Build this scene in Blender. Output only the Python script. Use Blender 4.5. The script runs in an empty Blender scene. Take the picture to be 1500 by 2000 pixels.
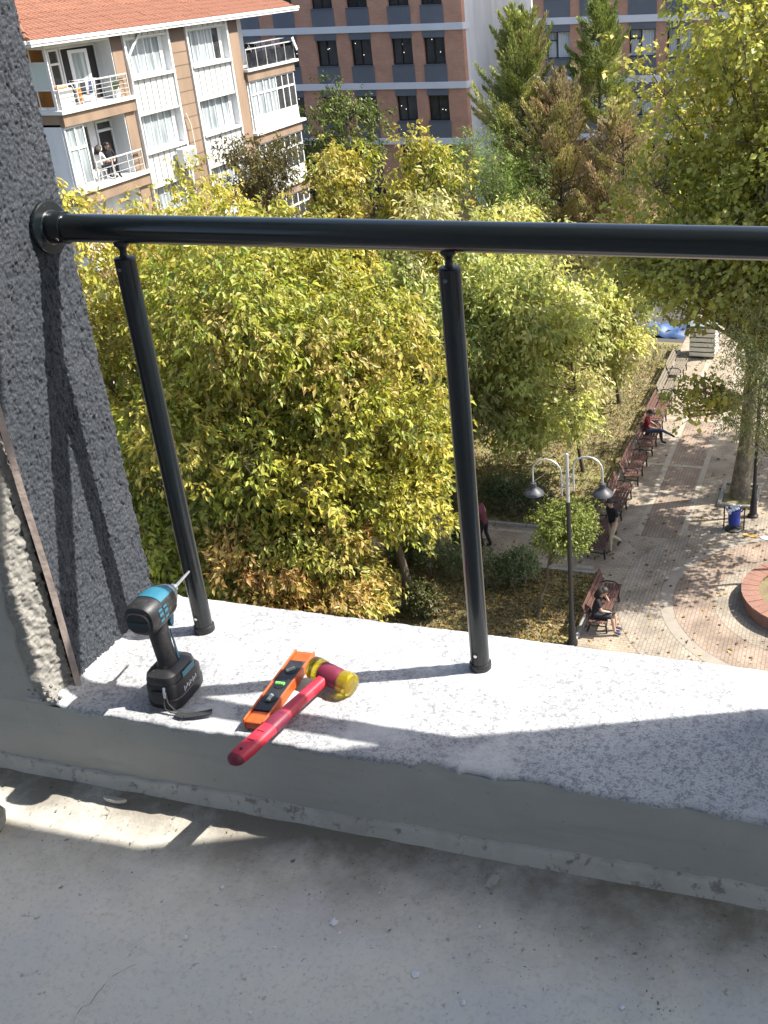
import bpy, math, random
import numpy as np
from mathutils import Vector, Matrix, Euler

SC = bpy.context.scene
COL = SC.collection
R = math.radians
rnd = random.Random(7)
rng = np.random.default_rng(11)

# ------------------------------------------------------------------ camera
cam = bpy.data.cameras.new('camera')
cam_o = bpy.data.objects.new('camera', cam)
COL.objects.link(cam_o)
SC.camera = cam_o
f_px, px0 = 2126.46, 1019.18
th, ro, ya = R(27.366), R(-3.028), R(-17.787)
_c, _s = math.cos, math.sin
Xw = Vector((_c(ya), 0, _s(ya))); Yw = Vector((-_s(ya), 0, _c(ya))); Zw = Vector((0, -1, 0))
_P = Matrix(((1, 0, 0), (0, _c(th), -_s(th)), (0, _s(th), _c(th))))
_R = Matrix(((_c(ro), -_s(ro), 0), (_s(ro), _c(ro), 0), (0, 0, 1)))
_M = _R @ _P
A = Matrix((_M @ Xw, _M @ Yw, _M @ Zw))            # rows: world axes seen from the camera
right, down, fwd = A.col[0], A.col[1], A.col[2]
m3 = Matrix((right, -down, -fwd)).transposed()
cam_o.matrix_world = Matrix.Translation((0, 0, 16)) @ m3.to_4x4()
cam.sensor_fit = 'HORIZONTAL'
cam.sensor_width = 36.0
cam.lens = 36.0 * f_px / 1500
cam.shift_x = (750 - px0) / 1500
cam.clip_start = 0.05
cam.clip_end = 3000

# ------------------------------------------------------------------ light
SUN = Vector((0.726, 0.283, 1.0)).normalized()
sun_el = math.asin(SUN.z)
w = bpy.data.worlds.new('World')
SC.world = w
w.use_nodes = True
nt = w.node_tree
bg = nt.nodes['Background']
sky = nt.nodes.new('ShaderNodeTexSky')
sky.sky_type = 'NISHITA'
sky.sun_disc = False
sky.sun_elevation = sun_el
sky.sun_rotation = math.atan2(SUN.x, SUN.y)
sky.air_density = 1.0
sky.dust_density = 3.0
nt.links.new(sky.outputs[0], bg.inputs['Color'])
bg.inputs['Strength'].default_value = 0.125
sl = bpy.data.lights.new('sun', 'SUN')
sl.energy = 5.0
sl.angle = R(0.5)
sl.color = (1.0, 0.95, 0.87)
so = bpy.data.objects.new('sun', sl)
so.rotation_euler = SUN.to_track_quat('Z', 'Y').to_euler()
so.location = SUN * 60
COL.objects.link(so)
SC.view_settings.view_transform = 'Standard'
SC.view_settings.look = 'None'
SC.view_settings.exposure = 1.16
SC.view_settings.gamma = 1.0
SC.view_settings.use_curve_mapping = False

# ------------------------------------------------------------------ materials
def srgb(r, g, b):
    f = lambda c: (c / 255 / 12.92) if c / 255 <= 0.04045 else ((c / 255 + 0.055) / 1.055) ** 2.4
    return (f(r), f(g), f(b))

def mat(name, color, rough=0.6, metal=0.0, var=0.0, vscale=4.0, color2=None, bump=0.0, bscale=60.0, spec=0.5,
        coat=0.0, trans=0.0, alpha=1.0, detail=6.0, stretch=None, mix=None):
    m = bpy.data.materials.new(name)
    m.use_nodes = True
    n = m.node_tree.nodes; l = m.node_tree.links
    b = n['Principled BSDF']
    c = tuple(color) + (1,)
    b.inputs['Base Color'].default_value = c
    b.inputs['Roughness'].default_value = rough
    b.inputs['Metallic'].default_value = metal
    b.inputs['Specular IOR Level'].default_value = spec
    b.inputs['Coat Weight'].default_value = coat
    b.inputs['Coat Roughness'].default_value = 0.06
    b.inputs['Transmission Weight'].default_value = trans
    tc = n.new('ShaderNodeTexCoord')
    src = tc.outputs['Object']
    if stretch:
        mp = n.new('ShaderNodeMapping'); mp.inputs['Scale'].default_value = stretch
        l.new(src, mp.inputs['Vector']); src = mp.outputs[0]
    if var > 0 or color2:
        t = n.new('ShaderNodeTexNoise'); t.inputs['Scale'].default_value = vscale
        t.inputs['Detail'].default_value = detail; t.inputs['Roughness'].default_value = 0.62
        l.new(src, t.inputs['Vector'])
        r = n.new('ShaderNodeValToRGB')
        c2 = color2 if color2 else tuple(x * (1 - var) for x in color)
        c1 = color if color2 else tuple(min(1, x * (1 + var)) for x in color)
        lo, hi = mix or (0.35, 0.65)
        r.color_ramp.elements[0].position = lo; r.color_ramp.elements[0].color = tuple(c2) + (1,)
        r.color_ramp.elements[1].position = hi; r.color_ramp.elements[1].color = tuple(c1) + (1,)
        l.new(t.outputs[0], r.inputs[0]); l.new(r.outputs[0], b.inputs['Base Color'])
    if bump > 0:
        t2 = n.new('ShaderNodeTexNoise'); t2.inputs['Scale'].default_value = bscale
        t2.inputs['Detail'].default_value = 5
        l.new(src, t2.inputs['Vector'])
        bp = n.new('ShaderNodeBump'); bp.inputs['Strength'].default_value = bump
        bp.inputs['Distance'].default_value = 0.01
        l.new(t2.outputs[0], bp.inputs['Height']); l.new(bp.outputs[0], b.inputs['Normal'])
    return m

def layered(name, base, layers, rough=0.85, bump=None, spec=0.3):
    """base colour, then layers (kind, scale, lo, hi, colour, amount[, stretch]) mixed on top, bump = [(kind, scale, strength, dist)]"""
    m = bpy.data.materials.new(name); m.use_nodes = True
    n = m.node_tree.nodes; l = m.node_tree.links; b = n['Principled BSDF']
    b.inputs['Roughness'].default_value = rough; b.inputs['Specular IOR Level'].default_value = spec
    tc = n.new('ShaderNodeTexCoord')
    def tex(kind, scale, stretch=None):
        v = tc.outputs['Object']
        if stretch:
            mp = n.new('ShaderNodeMapping'); mp.inputs['Scale'].default_value = stretch
            l.new(v, mp.inputs['Vector']); v = mp.outputs[0]
        if kind == 'noise':
            t = n.new('ShaderNodeTexNoise'); t.inputs['Scale'].default_value = scale
            t.inputs['Detail'].default_value = 7; t.inputs['Roughness'].default_value = 0.65
        else:
            t = n.new('ShaderNodeTexVoronoi'); t.inputs['Scale'].default_value = scale
        l.new(v, t.inputs['Vector'])
        return t.outputs[0]
    rgb = n.new('ShaderNodeRGB'); rgb.outputs[0].default_value = tuple(base) + (1,)
    cur = rgb.outputs[0]
    for ly in layers:
        kind, scale, lo, hi, col, amt = ly[:6]
        o = tex(kind, scale, ly[6] if len(ly) > 6 else None)
        mr = n.new('ShaderNodeMapRange'); mr.inputs['From Min'].default_value = lo; mr.inputs['From Max'].default_value = hi
        mr.inputs['To Min'].default_value = 0; mr.inputs['To Max'].default_value = amt
        l.new(o, mr.inputs['Value'])
        mx = n.new('ShaderNodeMix'); mx.data_type = 'RGBA'
        l.new(mr.outputs[0], mx.inputs['Factor']); l.new(cur, mx.inputs['A'])
        mx.inputs['B'].default_value = tuple(col) + (1,)
        cur = mx.outputs['Result']
    l.new(cur, b.inputs['Base Color'])
    prev = None
    for kind, scale, st, dist in (bump or []):
        o = tex(kind, scale)
        bp = n.new('ShaderNodeBump'); bp.inputs['Strength'].default_value = st; bp.inputs['Distance'].default_value = dist
        l.new(o, bp.inputs['Height'])
        if prev: l.new(prev, bp.inputs['Normal'])
        prev = bp.outputs[0]
    if prev: l.new(prev, b.inputs['Normal'])
    return m

def brick_mat(name, c1, c2, mortar, sx, sy, msize, axes='XZ', rough=0.85, offset=0.5, bump=0.4, noise=0.25):
    m = bpy.data.materials.new(name); m.use_nodes = True
    n = m.node_tree.nodes; l = m.node_tree.links; b = n['Principled BSDF']
    b.inputs['Roughness'].default_value = rough; b.inputs['Specular IOR Level'].default_value = 0.25
    tc = n.new('ShaderNodeTexCoord'); sp = n.new('ShaderNodeSeparateXYZ'); cb = n.new('ShaderNodeCombineXYZ')
    l.new(tc.outputs['Object'], sp.inputs[0])
    l.new(sp.outputs[axes[0]], cb.inputs[0]); l.new(sp.outputs[axes[1]], cb.inputs[1])
    t = n.new('ShaderNodeTexBrick')
    t.inputs['Color1'].default_value = tuple(c1) + (1,); t.inputs['Color2'].default_value = tuple(c2) + (1,)
    t.inputs['Mortar'].default_value = tuple(mortar) + (1,)
    t.inputs['Scale'].default_value = 1.0; t.inputs['Brick Width'].default_value = sx
    t.inputs['Row Height'].default_value = sy; t.inputs['Mortar Size'].default_value = msize
    t.inputs['Mortar Smooth'].default_value = 0.2; t.offset = offset
    l.new(cb.outputs[0], t.inputs['Vector'])
    no = n.new('ShaderNodeTexNoise'); no.inputs['Scale'].default_value = 1.3; no.inputs['Detail'].default_value = 8
    l.new(tc.outputs['Object'], no.inputs['Vector'])
    mr = n.new('ShaderNodeMapRange'); mr.inputs['From Min'].default_value = 0.3; mr.inputs['From Max'].default_value = 0.7
    mr.inputs['To Min'].default_value = 1 - noise; mr.inputs['To Max'].default_value = 1 + noise
    l.new(no.outputs[0], mr.inputs[0])
    mu = n.new('ShaderNodeVectorMath'); mu.operation = 'MULTIPLY'
    l.new(t.outputs['Color'], mu.inputs[0]); l.new(mr.outputs[0], mu.inputs[1])
    l.new(mu.outputs[0], b.inputs['Base Color'])
    bp = n.new('ShaderNodeBump'); bp.inputs['Strength'].default_value = bump; bp.inputs['Distance'].default_value = 0.01
    bp.invert = True
    l.new(t.outputs['Fac'], bp.inputs['Height']); l.new(bp.outputs[0], b.inputs['Normal'])
    return m

def leaf_mat(name, trans=0.36, rough=0.42):
    m = bpy.data.materials.new(name); m.use_nodes = True
    n = m.node_tree.nodes; l = m.node_tree.links
    b = n['Principled BSDF']; out = n['Material Output']
    at = n.new('ShaderNodeAttribute'); at.attribute_name = 'tint'
    l.new(at.outputs['Color'], b.inputs['Base Color'])
    b.inputs['Roughness'].default_value = rough; b.inputs['Specular IOR Level'].default_value = 0.35
    tr = n.new('ShaderNodeBsdfTranslucent')
    hs = n.new('ShaderNodeHueSaturation'); hs.inputs['Saturation'].default_value = 1.1; hs.inputs['Value'].default_value = 1.25
    l.new(at.outputs['Color'], hs.inputs['Color']); l.new(hs.outputs[0], tr.inputs['Color'])
    mx = n.new('ShaderNodeMixShader'); mx.inputs[0].default_value = trans
    l.new(b.outputs[0], mx.inputs[1]); l.new(tr.outputs[0], mx.inputs[2]); l.new(mx.outputs[0], out.inputs['Surface'])
    return m

def glass_mat(name, tint=(0.02, 0.025, 0.03), rough=0.03):
    m = mat(name, tint, rough=rough, spec=0.6)
    return m

# ------------------------------------------------------------------ mesh builder
class MB:
    def __init__(s): s.v = []; s.f = []; s.m = []
    def add(s, vs, fs, mi=0):
        o = len(s.v); s.v += [tuple(v) for v in vs]
        for f in fs: s.f.append(tuple(i + o for i in f)); s.m.append(mi)
    def box(s, lo, hi, mi=0, rot=None, piv=None):
        x0, y0, z0 = lo; x1, y1, z1 = hi
        vs = [Vector(v) for v in ((x0,y0,z0),(x1,y0,z0),(x1,y1,z0),(x0,y1,z0),(x0,y0,z1),(x1,y0,z1),(x1,y1,z1),(x0,y1,z1))]
        if rot is not None:
            p = Vector(piv) if piv is not None else (Vector(lo) + Vector(hi)) / 2
            M = rot if isinstance(rot, Matrix) else Euler(rot).to_matrix()
            vs = [M @ (v - p) + p for v in vs]
        s.add(vs, [(0,3,2,1),(4,5,6,7),(0,1,5,4),(1,2,6,5),(2,3,7,6),(3,0,4,7)], mi)
        return s
    def bbox(s, lo, hi, bev=0.01, mi=0, rot=None, piv=None):
        """box with bevelled vertical + horizontal edges: chamfered"""
        lo = Vector(lo); hi = Vector(hi); c = (lo + hi) / 2; h = (hi - lo) / 2
        b = min(bev, h.x * .9, h.y * .9, h.z * .9)
        pts = []
        M = None
        if rot is not None: M = rot if isinstance(rot, Matrix) else Euler(rot).to_matrix()
        p = Vector(piv) if piv is not None else c
        idx = {}
        for sx in (-1, 1):
            for sy in (-1, 1):
                for sz in (-1, 1):
                    for ax in range(3):
                        d = [h.x - b, h.y - b, h.z - b]; d[ax] = h[ax]
                        v = c + Vector((sx * d[0], sy * d[1], sz * d[2]))
                        if M: v = M @ (v - p) + p
                        idx[(sx, sy, sz, ax)] = len(pts); pts.append(v)
        fs = []
        I = lambda sx, sy, sz, ax: idx[(sx, sy, sz, ax)]
        for ax in range(3):
            for sg in (-1, 1):
                o = [a for a in range(3) if a != ax]
                q = []
                for u, vv in ((-1, -1), (1, -1), (1, 1), (-1, 1)):
                    k = [0, 0, 0]; k[ax] = sg; k[o[0]] = u; k[o[1]] = vv
                    q.append(I(*k, ax))
                if (sg > 0) == (ax == 1): q.reverse()
                fs.append(tuple(q))
        for ax in range(3):
            o = [a for a in range(3) if a != ax]
            for u in (-1, 1):
                for vv in (-1, 1):
                    k0 = [0, 0, 0]; k0[o[0]] = u; k0[o[1]] = vv; k1 = list(k0)
                    k0[ax] = -1; k1[ax] = 1
                    q = (I(*k0, o[0]), I(*k1, o[0]), I(*k1, o[1]), I(*k0, o[1]))
                    fs.append(q)
        for sx in (-1, 1):
            for sy in (-1, 1):
                for sz in (-1, 1):
                    fs.append((I(sx, sy, sz, 0), I(sx, sy, sz, 1), I(sx, sy, sz, 2)))
        s.add(pts, fs, mi)
        return s
    def tube(s, path, rad, n=10, mi=0, cap=True, closed=False):
        path = [Vector(p) for p in path]
        if not hasattr(rad, '__len__'): rad = [rad] * len(path)
        rings = []; up = None
        N = len(path)
        for i, p in enumerate(path):
            if closed: t = path[(i + 1) % N] - path[i - 1]
            else: t = path[min(i + 1, N - 1)] - path[max(i - 1, 0)]
            if t.length < 1e-9: t = Vector((0, 0, 1))
            t.normalize()
            if up is None:
                up = Vector((0, 0, 1)) if abs(t.z) < .9 else Vector((1, 0, 0))
            a = t.cross(up)
            if a.length < 1e-6: a = t.orthogonal()
            a.normalize(); bb = a.cross(t).normalized(); up = bb
            rings.append([p + (a * math.cos(k * 2 * math.pi / n) + bb * math.sin(k * 2 * math.pi / n)) * rad[i] for k in range(n)])
        vs = [v for r in rings for v in r]
        fs = []
        for i in range(N if closed else N - 1):
            j = (i + 1) % N
            for k in range(n):
                k2 = (k + 1) % n
                fs.append((i * n + k, i * n + k2, j * n + k2, j * n + k))
        if cap and not closed:
            fs.append(tuple(range(n))[::-1]); fs.append(tuple((N - 1) * n + k for k in range(n)))
        s.add(vs, fs, mi)
        return s
    def lathe(s, prof, n=24, mi=0, origin=(0, 0, 0), axis='Z', M=None):
        """prof: list of (r, h)"""
        vs = []; fs = []
        o = Vector(origin)
        for r, h in prof:
            for k in range(n):
                a = k * 2 * math.pi / n
                v = Vector((r * math.cos(a), r * math.sin(a), h))
                if axis == 'X': v = Vector((v.z, v.x, v.y))
                elif axis == 'Y': v = Vector((v.x, v.z, v.y))
                if M is not None: v = M @ v
                vs.append(v + o)
        for i in range(len(prof) - 1):
            for k in range(n):
                k2 = (k + 1) % n
                q = (i * n + k, i * n + k2, (i + 1) * n + k2, (i + 1) * n + k)
                fs.append(q if axis != 'Y' else q[::-1])
        fs.append(tuple(range(n))[::-1] if axis != 'Y' else tuple(range(n)))
        e = tuple((len(prof) - 1) * n + k for k in range(n)); fs.append(e if axis != 'Y' else e[::-1])
        s.add(vs, fs, mi)
        return s
    def prism(s, poly, lo, hi, axis='Z', mi=0, M=None):
        n = len(poly); vs = []
        for h in (lo, hi):
            for a, b in poly:
                v = {'Z': (a, b, h), 'Y': (a, h, b), 'X': (h, a, b)}[axis]
                v = Vector(v)
                if M is not None: v = M @ v
                vs.append(v)
        fs = [tuple(range(n))[::-1], tuple(range(n, 2 * n))]
        for k in range(n):
            k2 = (k + 1) % n; fs.append((k, k2, n + k2, n + k))
        if axis == 'Y': fs = [f[::-1] for f in fs]
        s.add(vs, fs, mi)
        return s
    def ball(s, c, r, n=10, m=7, mi=0, M=None):
        c = Vector(c); r = Vector(r) if hasattr(r, '__len__') else Vector((r, r, r))
        vs = [Vector((0, 0, -r.z))]; 
        for i in range(1, m):
            t = -math.pi / 2 + math.pi * i / m
            for k in range(n):
                a = 2 * math.pi * k / n
                vs.append(Vector((r.x * math.cos(t) * math.cos(a), r.y * math.cos(t) * math.sin(a), r.z * math.sin(t))))
        vs.append(Vector((0, 0, r.z)))
        if M is not None: vs = [M @ v for v in vs]
        vs = [v + c for v in vs]
        fs = [(0, 1 + (k + 1) % n, 1 + k) for k in range(n)]
        for i in range(m - 2):
            for k in range(n):
                k2 = (k + 1) % n
                fs.append((1 + i * n + k, 1 + i * n + k2, 1 + (i + 1) * n + k2, 1 + (i + 1) * n + k))
        L = len(vs) - 1; b = 1 + (m - 2) * n
        fs += [(L, b + k, b + (k + 1) % n) for k in range(n)]
        s.add(vs, fs, mi)
        return s
    def mesh(s, name, off=None):
        me = bpy.data.meshes.new(name)
        vs = s.v if off is None else [(v[0] - off[0], v[1] - off[1], v[2] - off[2]) for v in s.v]
        me.from_pydata(vs, [], s.f)
        if any(s.m): me.polygons.foreach_set('material_index', s.m)
        return me

def root_loc(o):
    p = o
    while p.parent: p = p.parent
    return p.location

def link(name, me, mats, parent=None, smooth=None, label=None):
    o = bpy.data.objects.new(name, me); COL.objects.link(o)
    for m in (mats if isinstance(mats, (list, tuple)) else [mats]): me.materials.append(m)
    if parent is not None: o.parent = parent
    if smooth is not None:
        if smooth is True: me.polygons.foreach_set('use_smooth', [True] * len(me.polygons))
        else: me.set_sharp_from_angle(angle=R(smooth)) if False else me.polygons.foreach_set('use_smooth', [True] * len(me.polygons))
        if smooth is not True: me.set_sharp_from_angle(angle=R(smooth))
    if label: o['label'] = label
    return o

def part(name, mb, mats, parent, smooth=None, world=False, label=None):
    """child mesh; world=True: mb is given in world coordinates (root unrotated)"""
    return link(name, mb.mesh(name, root_loc(parent) if world else None), mats, parent, smooth, label)

def thing(name, label, cat, loc=(0, 0, 0), rotz=0.0, group=None):
    o = bpy.data.objects.new(name, None); COL.objects.link(o)
    o.location = loc; o.rotation_euler = (0, 0, rotz); o.empty_display_size = 0.1
    o['label'] = label; o['category'] = cat
    if group: o['group'] = group
    return o

def solo(name, mb, mats, label, cat, loc=(0, 0, 0), smooth=None, world=True, group=None):
    me = mb.mesh(name, loc if world else None)
    o = link(name, me, mats, None, smooth); o.location = loc
    o['label'] = label; o['category'] = cat
    if group: o['group'] = group
    return o

def struct(name, mb, mats, smooth=None):
    o = link(name, mb.mesh(name), mats, None, smooth); o['kind'] = 'structure'
    return o

def copy_tree(o, parent=None):
    c = o.copy(); COL.objects.link(c)
    if parent is not None: c.parent = parent; c.matrix_parent_inverse = o.matrix_parent_inverse.copy()
    for ch in o.children: copy_tree(ch, c)
    return c

def fast_mesh(name, verts, faces, tint=None, smooth=False):
    """verts (N,3), faces (F,k) numpy; tint (N,3)"""
    me = bpy.data.meshes.new(name)
    F, k = faces.shape
    me.vertices.add(len(verts)); me.vertices.foreach_set('co', np.ascontiguousarray(verts, np.float32).ravel())
    me.loops.add(F * k); me.loops.foreach_set('vertex_index', np.ascontiguousarray(faces, np.int32).ravel())
    me.polygons.add(F); me.polygons.foreach_set('loop_start', np.arange(0, F * k, k, dtype=np.int32))
    if smooth: me.polygons.foreach_set('use_smooth', np.ones(F, bool))
    me.update(calc_edges=True)
    if tint is not None:
        a = me.attributes.new('tint', 'FLOAT_COLOR', 'POINT')
        a.data.foreach_set('color', np.concatenate([tint, np.ones((len(tint), 1))], 1).astype(np.float32).ravel())
    return me

def vnoise(shape, cell, seed):
    """smooth value noise on a grid, cell = (cells along axis0, cells along axis1)"""
    g = np.random.default_rng(seed).random((cell[0] + 2, cell[1] + 2))
    y = np.linspace(0, cell[0], shape[0]); x = np.linspace(0, cell[1], shape[1])
    yi = y.astype(int); xi = x.astype(int); fy = y - yi; fx = x - xi
    fy = (fy * fy * (3 - 2 * fy))[:, None]; fx = (fx * fx * (3 - 2 * fx))[None, :]
    a = g[yi][:, xi]; b = g[yi][:, xi + 1]; c = g[yi + 1][:, xi]; d = g[yi + 1][:, xi + 1]
    return (a * (1 - fx) + b * fx) * (1 - fy) + (c * (1 - fx) + d * fx) * fy

def grid_mesh(name, P, smooth=True):
    """P (n,m,3) array of points -> quad grid"""
    n, m = P.shape[:2]
    i = np.arange(n * m).reshape(n, m)
    f = np.stack([i[:-1, :-1], i[1:, :-1], i[1:, 1:], i[:-1, 1:]], -1).reshape(-1, 4)
    return fast_mesh(name, P.reshape(-1, 3), f, smooth=smooth)

# ------------------------------------------------------------------ shared materials
M_floor = layered('screed_floor', (0.64, 0.62, 0.545), [
    ('noise', 2.2, .42, .62, (0.58, 0.565, 0.51), .8),
    ('noise', 9, .52, .75, (0.68, 0.66, 0.595), .6),
    ('noise', 1.1, .50, .62, (0.56, 0.565, 0.56), .7),
    ('noise', 120, .52, .62, (0.47, 0.45, 0.40), .5),
    ('noise', 60, .58, .70, (0.46, 0.445, 0.40), .5),
    ('noise', 5.5, .60, .70, (0.45, 0.42, 0.35), .5),
    ('noise', 38, .635, .665, (0.22, 0.19, 0.15), .6),
    ('noise', 160, .66, .72, (0.10, 0.09, 0.08), .65)], rough=.9,
    bump=[('noise', 14, .35, .01), ('noise', 220, .3, .002)])
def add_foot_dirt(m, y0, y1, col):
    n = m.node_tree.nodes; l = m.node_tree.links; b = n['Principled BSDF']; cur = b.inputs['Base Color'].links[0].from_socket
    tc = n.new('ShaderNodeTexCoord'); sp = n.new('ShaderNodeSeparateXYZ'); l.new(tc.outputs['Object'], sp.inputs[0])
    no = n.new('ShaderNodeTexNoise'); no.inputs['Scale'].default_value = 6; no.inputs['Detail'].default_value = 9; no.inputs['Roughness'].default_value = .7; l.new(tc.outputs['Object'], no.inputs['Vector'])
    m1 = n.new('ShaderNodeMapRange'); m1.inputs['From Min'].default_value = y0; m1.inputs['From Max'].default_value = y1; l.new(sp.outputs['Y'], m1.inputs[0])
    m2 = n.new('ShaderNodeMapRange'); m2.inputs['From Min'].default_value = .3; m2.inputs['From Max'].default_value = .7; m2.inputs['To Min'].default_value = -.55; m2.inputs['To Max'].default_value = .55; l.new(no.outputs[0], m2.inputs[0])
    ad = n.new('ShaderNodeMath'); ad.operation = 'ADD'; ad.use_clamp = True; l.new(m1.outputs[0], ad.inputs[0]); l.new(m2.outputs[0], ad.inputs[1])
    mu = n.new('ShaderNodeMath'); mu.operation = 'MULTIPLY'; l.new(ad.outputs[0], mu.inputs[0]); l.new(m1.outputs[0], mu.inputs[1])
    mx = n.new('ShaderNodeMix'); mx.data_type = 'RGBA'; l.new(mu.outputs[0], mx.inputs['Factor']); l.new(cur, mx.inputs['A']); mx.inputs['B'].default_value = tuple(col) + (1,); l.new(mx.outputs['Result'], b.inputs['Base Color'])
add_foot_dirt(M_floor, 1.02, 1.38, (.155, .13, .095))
M_render = layered('grey_plaster', (0.33, 0.32, 0.29), [
    ('noise', 1.8, .40, .65, (0.39, 0.375, 0.335), .8), ('noise', 11, .5, .75, (0.30, 0.29, 0.265), .5), ('noise', 4, .52, .66, (0.26, 0.25, 0.225), .45, (.5, 1, 5)), ('noise', 70, .63, .68, (0.20, 0.19, 0.17), .5)], rough=.85,
    bump=[('noise', 30, .08, .004), ('noise', 300, .08, .001)])
M_mortar = layered('pale_mortar', (0.43, 0.41, 0.37), [
    ('noise', 12, .45, .65, (0.33, 0.315, 0.285), .7), ('noise', 45, .56, .64, (0.16, 0.145, 0.12), .75)], rough=.95,
    bump=[('noise', 60, .5, .006)])
M_ledge = layered('white_speckled_sealer', (0.41, 0.415, 0.42), [
    ('noise', 3.2, .44, .60, (0.32, 0.325, 0.335), .85),
    ('noise', 105, .52, .585, (0.19, 0.20, 0.215), .8),
    ('noise', 240, .53, .60, (0.14, 0.145, 0.16), .75),
    ('noise', 5.0, .52, .62, (0.48, 0.48, 0.475), .8),
    ('noise', 26, .665, .70, (0.33, 0.34, 0.36), .7)], rough=.75,
    bump=[('noise', 190, .5, .003), ('noise', 26, .2, .004)])
M_textured = layered('anthracite_textured_render', (0.040, 0.045, 0.053), [
    ('noise', 300, .5, .66, (0.115, 0.122, 0.135), .85), ('noise', 5, .4, .7, (0.033, 0.038, 0.046), .6), ('noise', 1.6, .55, .7, (0.075, 0.077, 0.082), .35, (1, 1, .4))], rough=.75, spec=.12,
    bump=[('noise', 420, .35, .0015)])
M_concrete = layered('rough_cement', (0.26, 0.25, 0.225), [
    ('noise', 14, .4, .65, (0.19, 0.182, 0.165), .8), ('noise', 110, .5, .66, (0.34, 0.33, 0.30), .7)], rough=.95,
    bump=[('noise', 90, .7, .006), ('noise', 300, .4, .002)])
M_strip = mat('weathered_batten', (0.36, 0.29, 0.255), .8, var=.2, vscale=25, bump=.2, bscale=90)
M_anth = mat('anthracite_gloss_paint', (0.005, 0.0085, 0.0105), .26, spec=.45, coat=.35, var=.15, vscale=40, bump=.006, bscale=500)
M_black = mat('black_plastic', (0.014, 0.014, 0.016), .45, var=.2, vscale=30)
M_rubber = mat('black_rubber', (0.022, 0.022, 0.024), .7, bump=.15, bscale=400, var=.2, vscale=60)
M_steel = mat('bright_steel', (0.68, 0.68, 0.66), .25, 1.0, var=.1, vscale=60)
M_white = mat('white_paint', (0.60, 0.61, 0.61), .5, var=.05, vscale=3)
M_whitewall = mat('white_render', (0.64, 0.65, 0.66), .8, var=.10, vscale=1.4, stretch=(1, 1, .22), bump=.1, bscale=30)
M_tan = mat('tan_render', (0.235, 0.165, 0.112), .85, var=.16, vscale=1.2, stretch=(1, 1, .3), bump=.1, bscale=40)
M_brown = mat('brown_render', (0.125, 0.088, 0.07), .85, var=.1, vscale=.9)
M_glass = mat('window_glass', (0.045, 0.047, 0.046), .04, spec=.7, var=.4, vscale=.7)
M_curtain = mat('pale_curtain_glass', (0.42, 0.47, 0.48), .22, spec=.6, color2=(0.16, 0.19, 0.20), vscale=5.0, stretch=(1, 1, .08), detail=2)
M_grey = mat('grey_panel', (0.125, 0.138, 0.165), .5, var=.06, vscale=1.0)
M_blackframe = mat('black_frame', (0.012, 0.013, 0.015), .4)

# ------------------------------------------------------------------ levels (metres)
ZF, ZL = 14.555, 14.741           # balcony floor, ledge top
YI, YO = 1.36, 1.775              # inner and outer edge of the ledge
XW = -1.407                       # face of the side wall

# balcony floor -----------------------------------------------------
def n1(x, seed, cells):
    g = np.random.default_rng(seed).random(cells + 2)
    t = np.clip(x, 0, .9999) * cells; i = t.astype(int); fr = t - i; fr = fr * fr * (3 - 2 * fr)
    return g[i] * (1 - fr) + g[i + 1] * fr

nx, ny = 240, 160
xs = np.linspace(-2.6, 1.2, nx); ys = np.linspace(-1.6, YI + .02, ny)
P = np.zeros((nx, ny, 3)); P[..., 0] = xs[:, None]; P[..., 1] = ys[None, :]
P[..., 2] = ZF + .004 * (vnoise((nx, ny), (14, 10), 3) - .5) + .003 * (vnoise((nx, ny), (60, 46), 4) - .5)
fl = np.clip((P[..., 1] - (YI - .10)) / .10, 0, 1); P[..., 2] += .007 * fl ** 2
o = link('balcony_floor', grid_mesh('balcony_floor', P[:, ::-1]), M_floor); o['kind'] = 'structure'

# parapet -----------------------------------------------------------
par = thing('parapet', 'low grey plastered parapet with a white speckled top ledge under the dark railing', 'parapet', (0, YI, ZF))
nx, ny = 520, 90
xs = np.linspace(-1.47, .44, nx)
edge = YI - .003 + .004 * (n1((xs + 1.5) / 2, 5, 22) - .5) + .0035 * (n1((xs + 1.5) / 2, 6, 120) - .5)
for cx, wd, dp in ((-.62, .045, .012), (-.545, .03, .008), (-.44, .07, .011), (-1.02, .05, .004), (-.18, .03, .006)):
    edge = edge + dp * np.clip(1 - np.abs((xs - cx) / wd) ** 2.5, 0, 1)
t = np.linspace(0, 1, ny)
P = np.zeros((nx, ny, 3)); P[..., 0] = xs[:, None]
P[..., 1] = edge[:, None] * (1 - t) + YO * t
h = .0028 * (vnoise((nx, ny), (40, 9), 8) - .5) + .0016 * (vnoise((nx, ny), (170, 40), 9) - .5)
P[..., 2] = ZL + h
P[:, 0, 2] -= .004; P[:, 1, 2] -= .0012; P[:, -1, 2] -= .003
# fillet of render running up to the side wall
fw = np.clip(1 - (xs - XW) / .03, 0, 1)[:, None]; P[..., 2] += .012 * fw ** 2
low = P[:, :1].copy(); low[..., 2] -= .012; low[..., 1] += .005
outl = P[:, -1:].copy(); outl[..., 2] -= .05
P = np.concatenate([low, P, outl], 1) - np.array([0, YI, ZF])
link('ledge_top', grid_mesh('ledge_top', P), M_ledge, par, label='white speckled ledge top with chipped front edge')
b = MB(); b.box((-1.60, YI + .012, ZF - .3), (.44, YO - .004, ZL - .007)); part('core', b, M_concrete, par, world=True)
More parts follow.
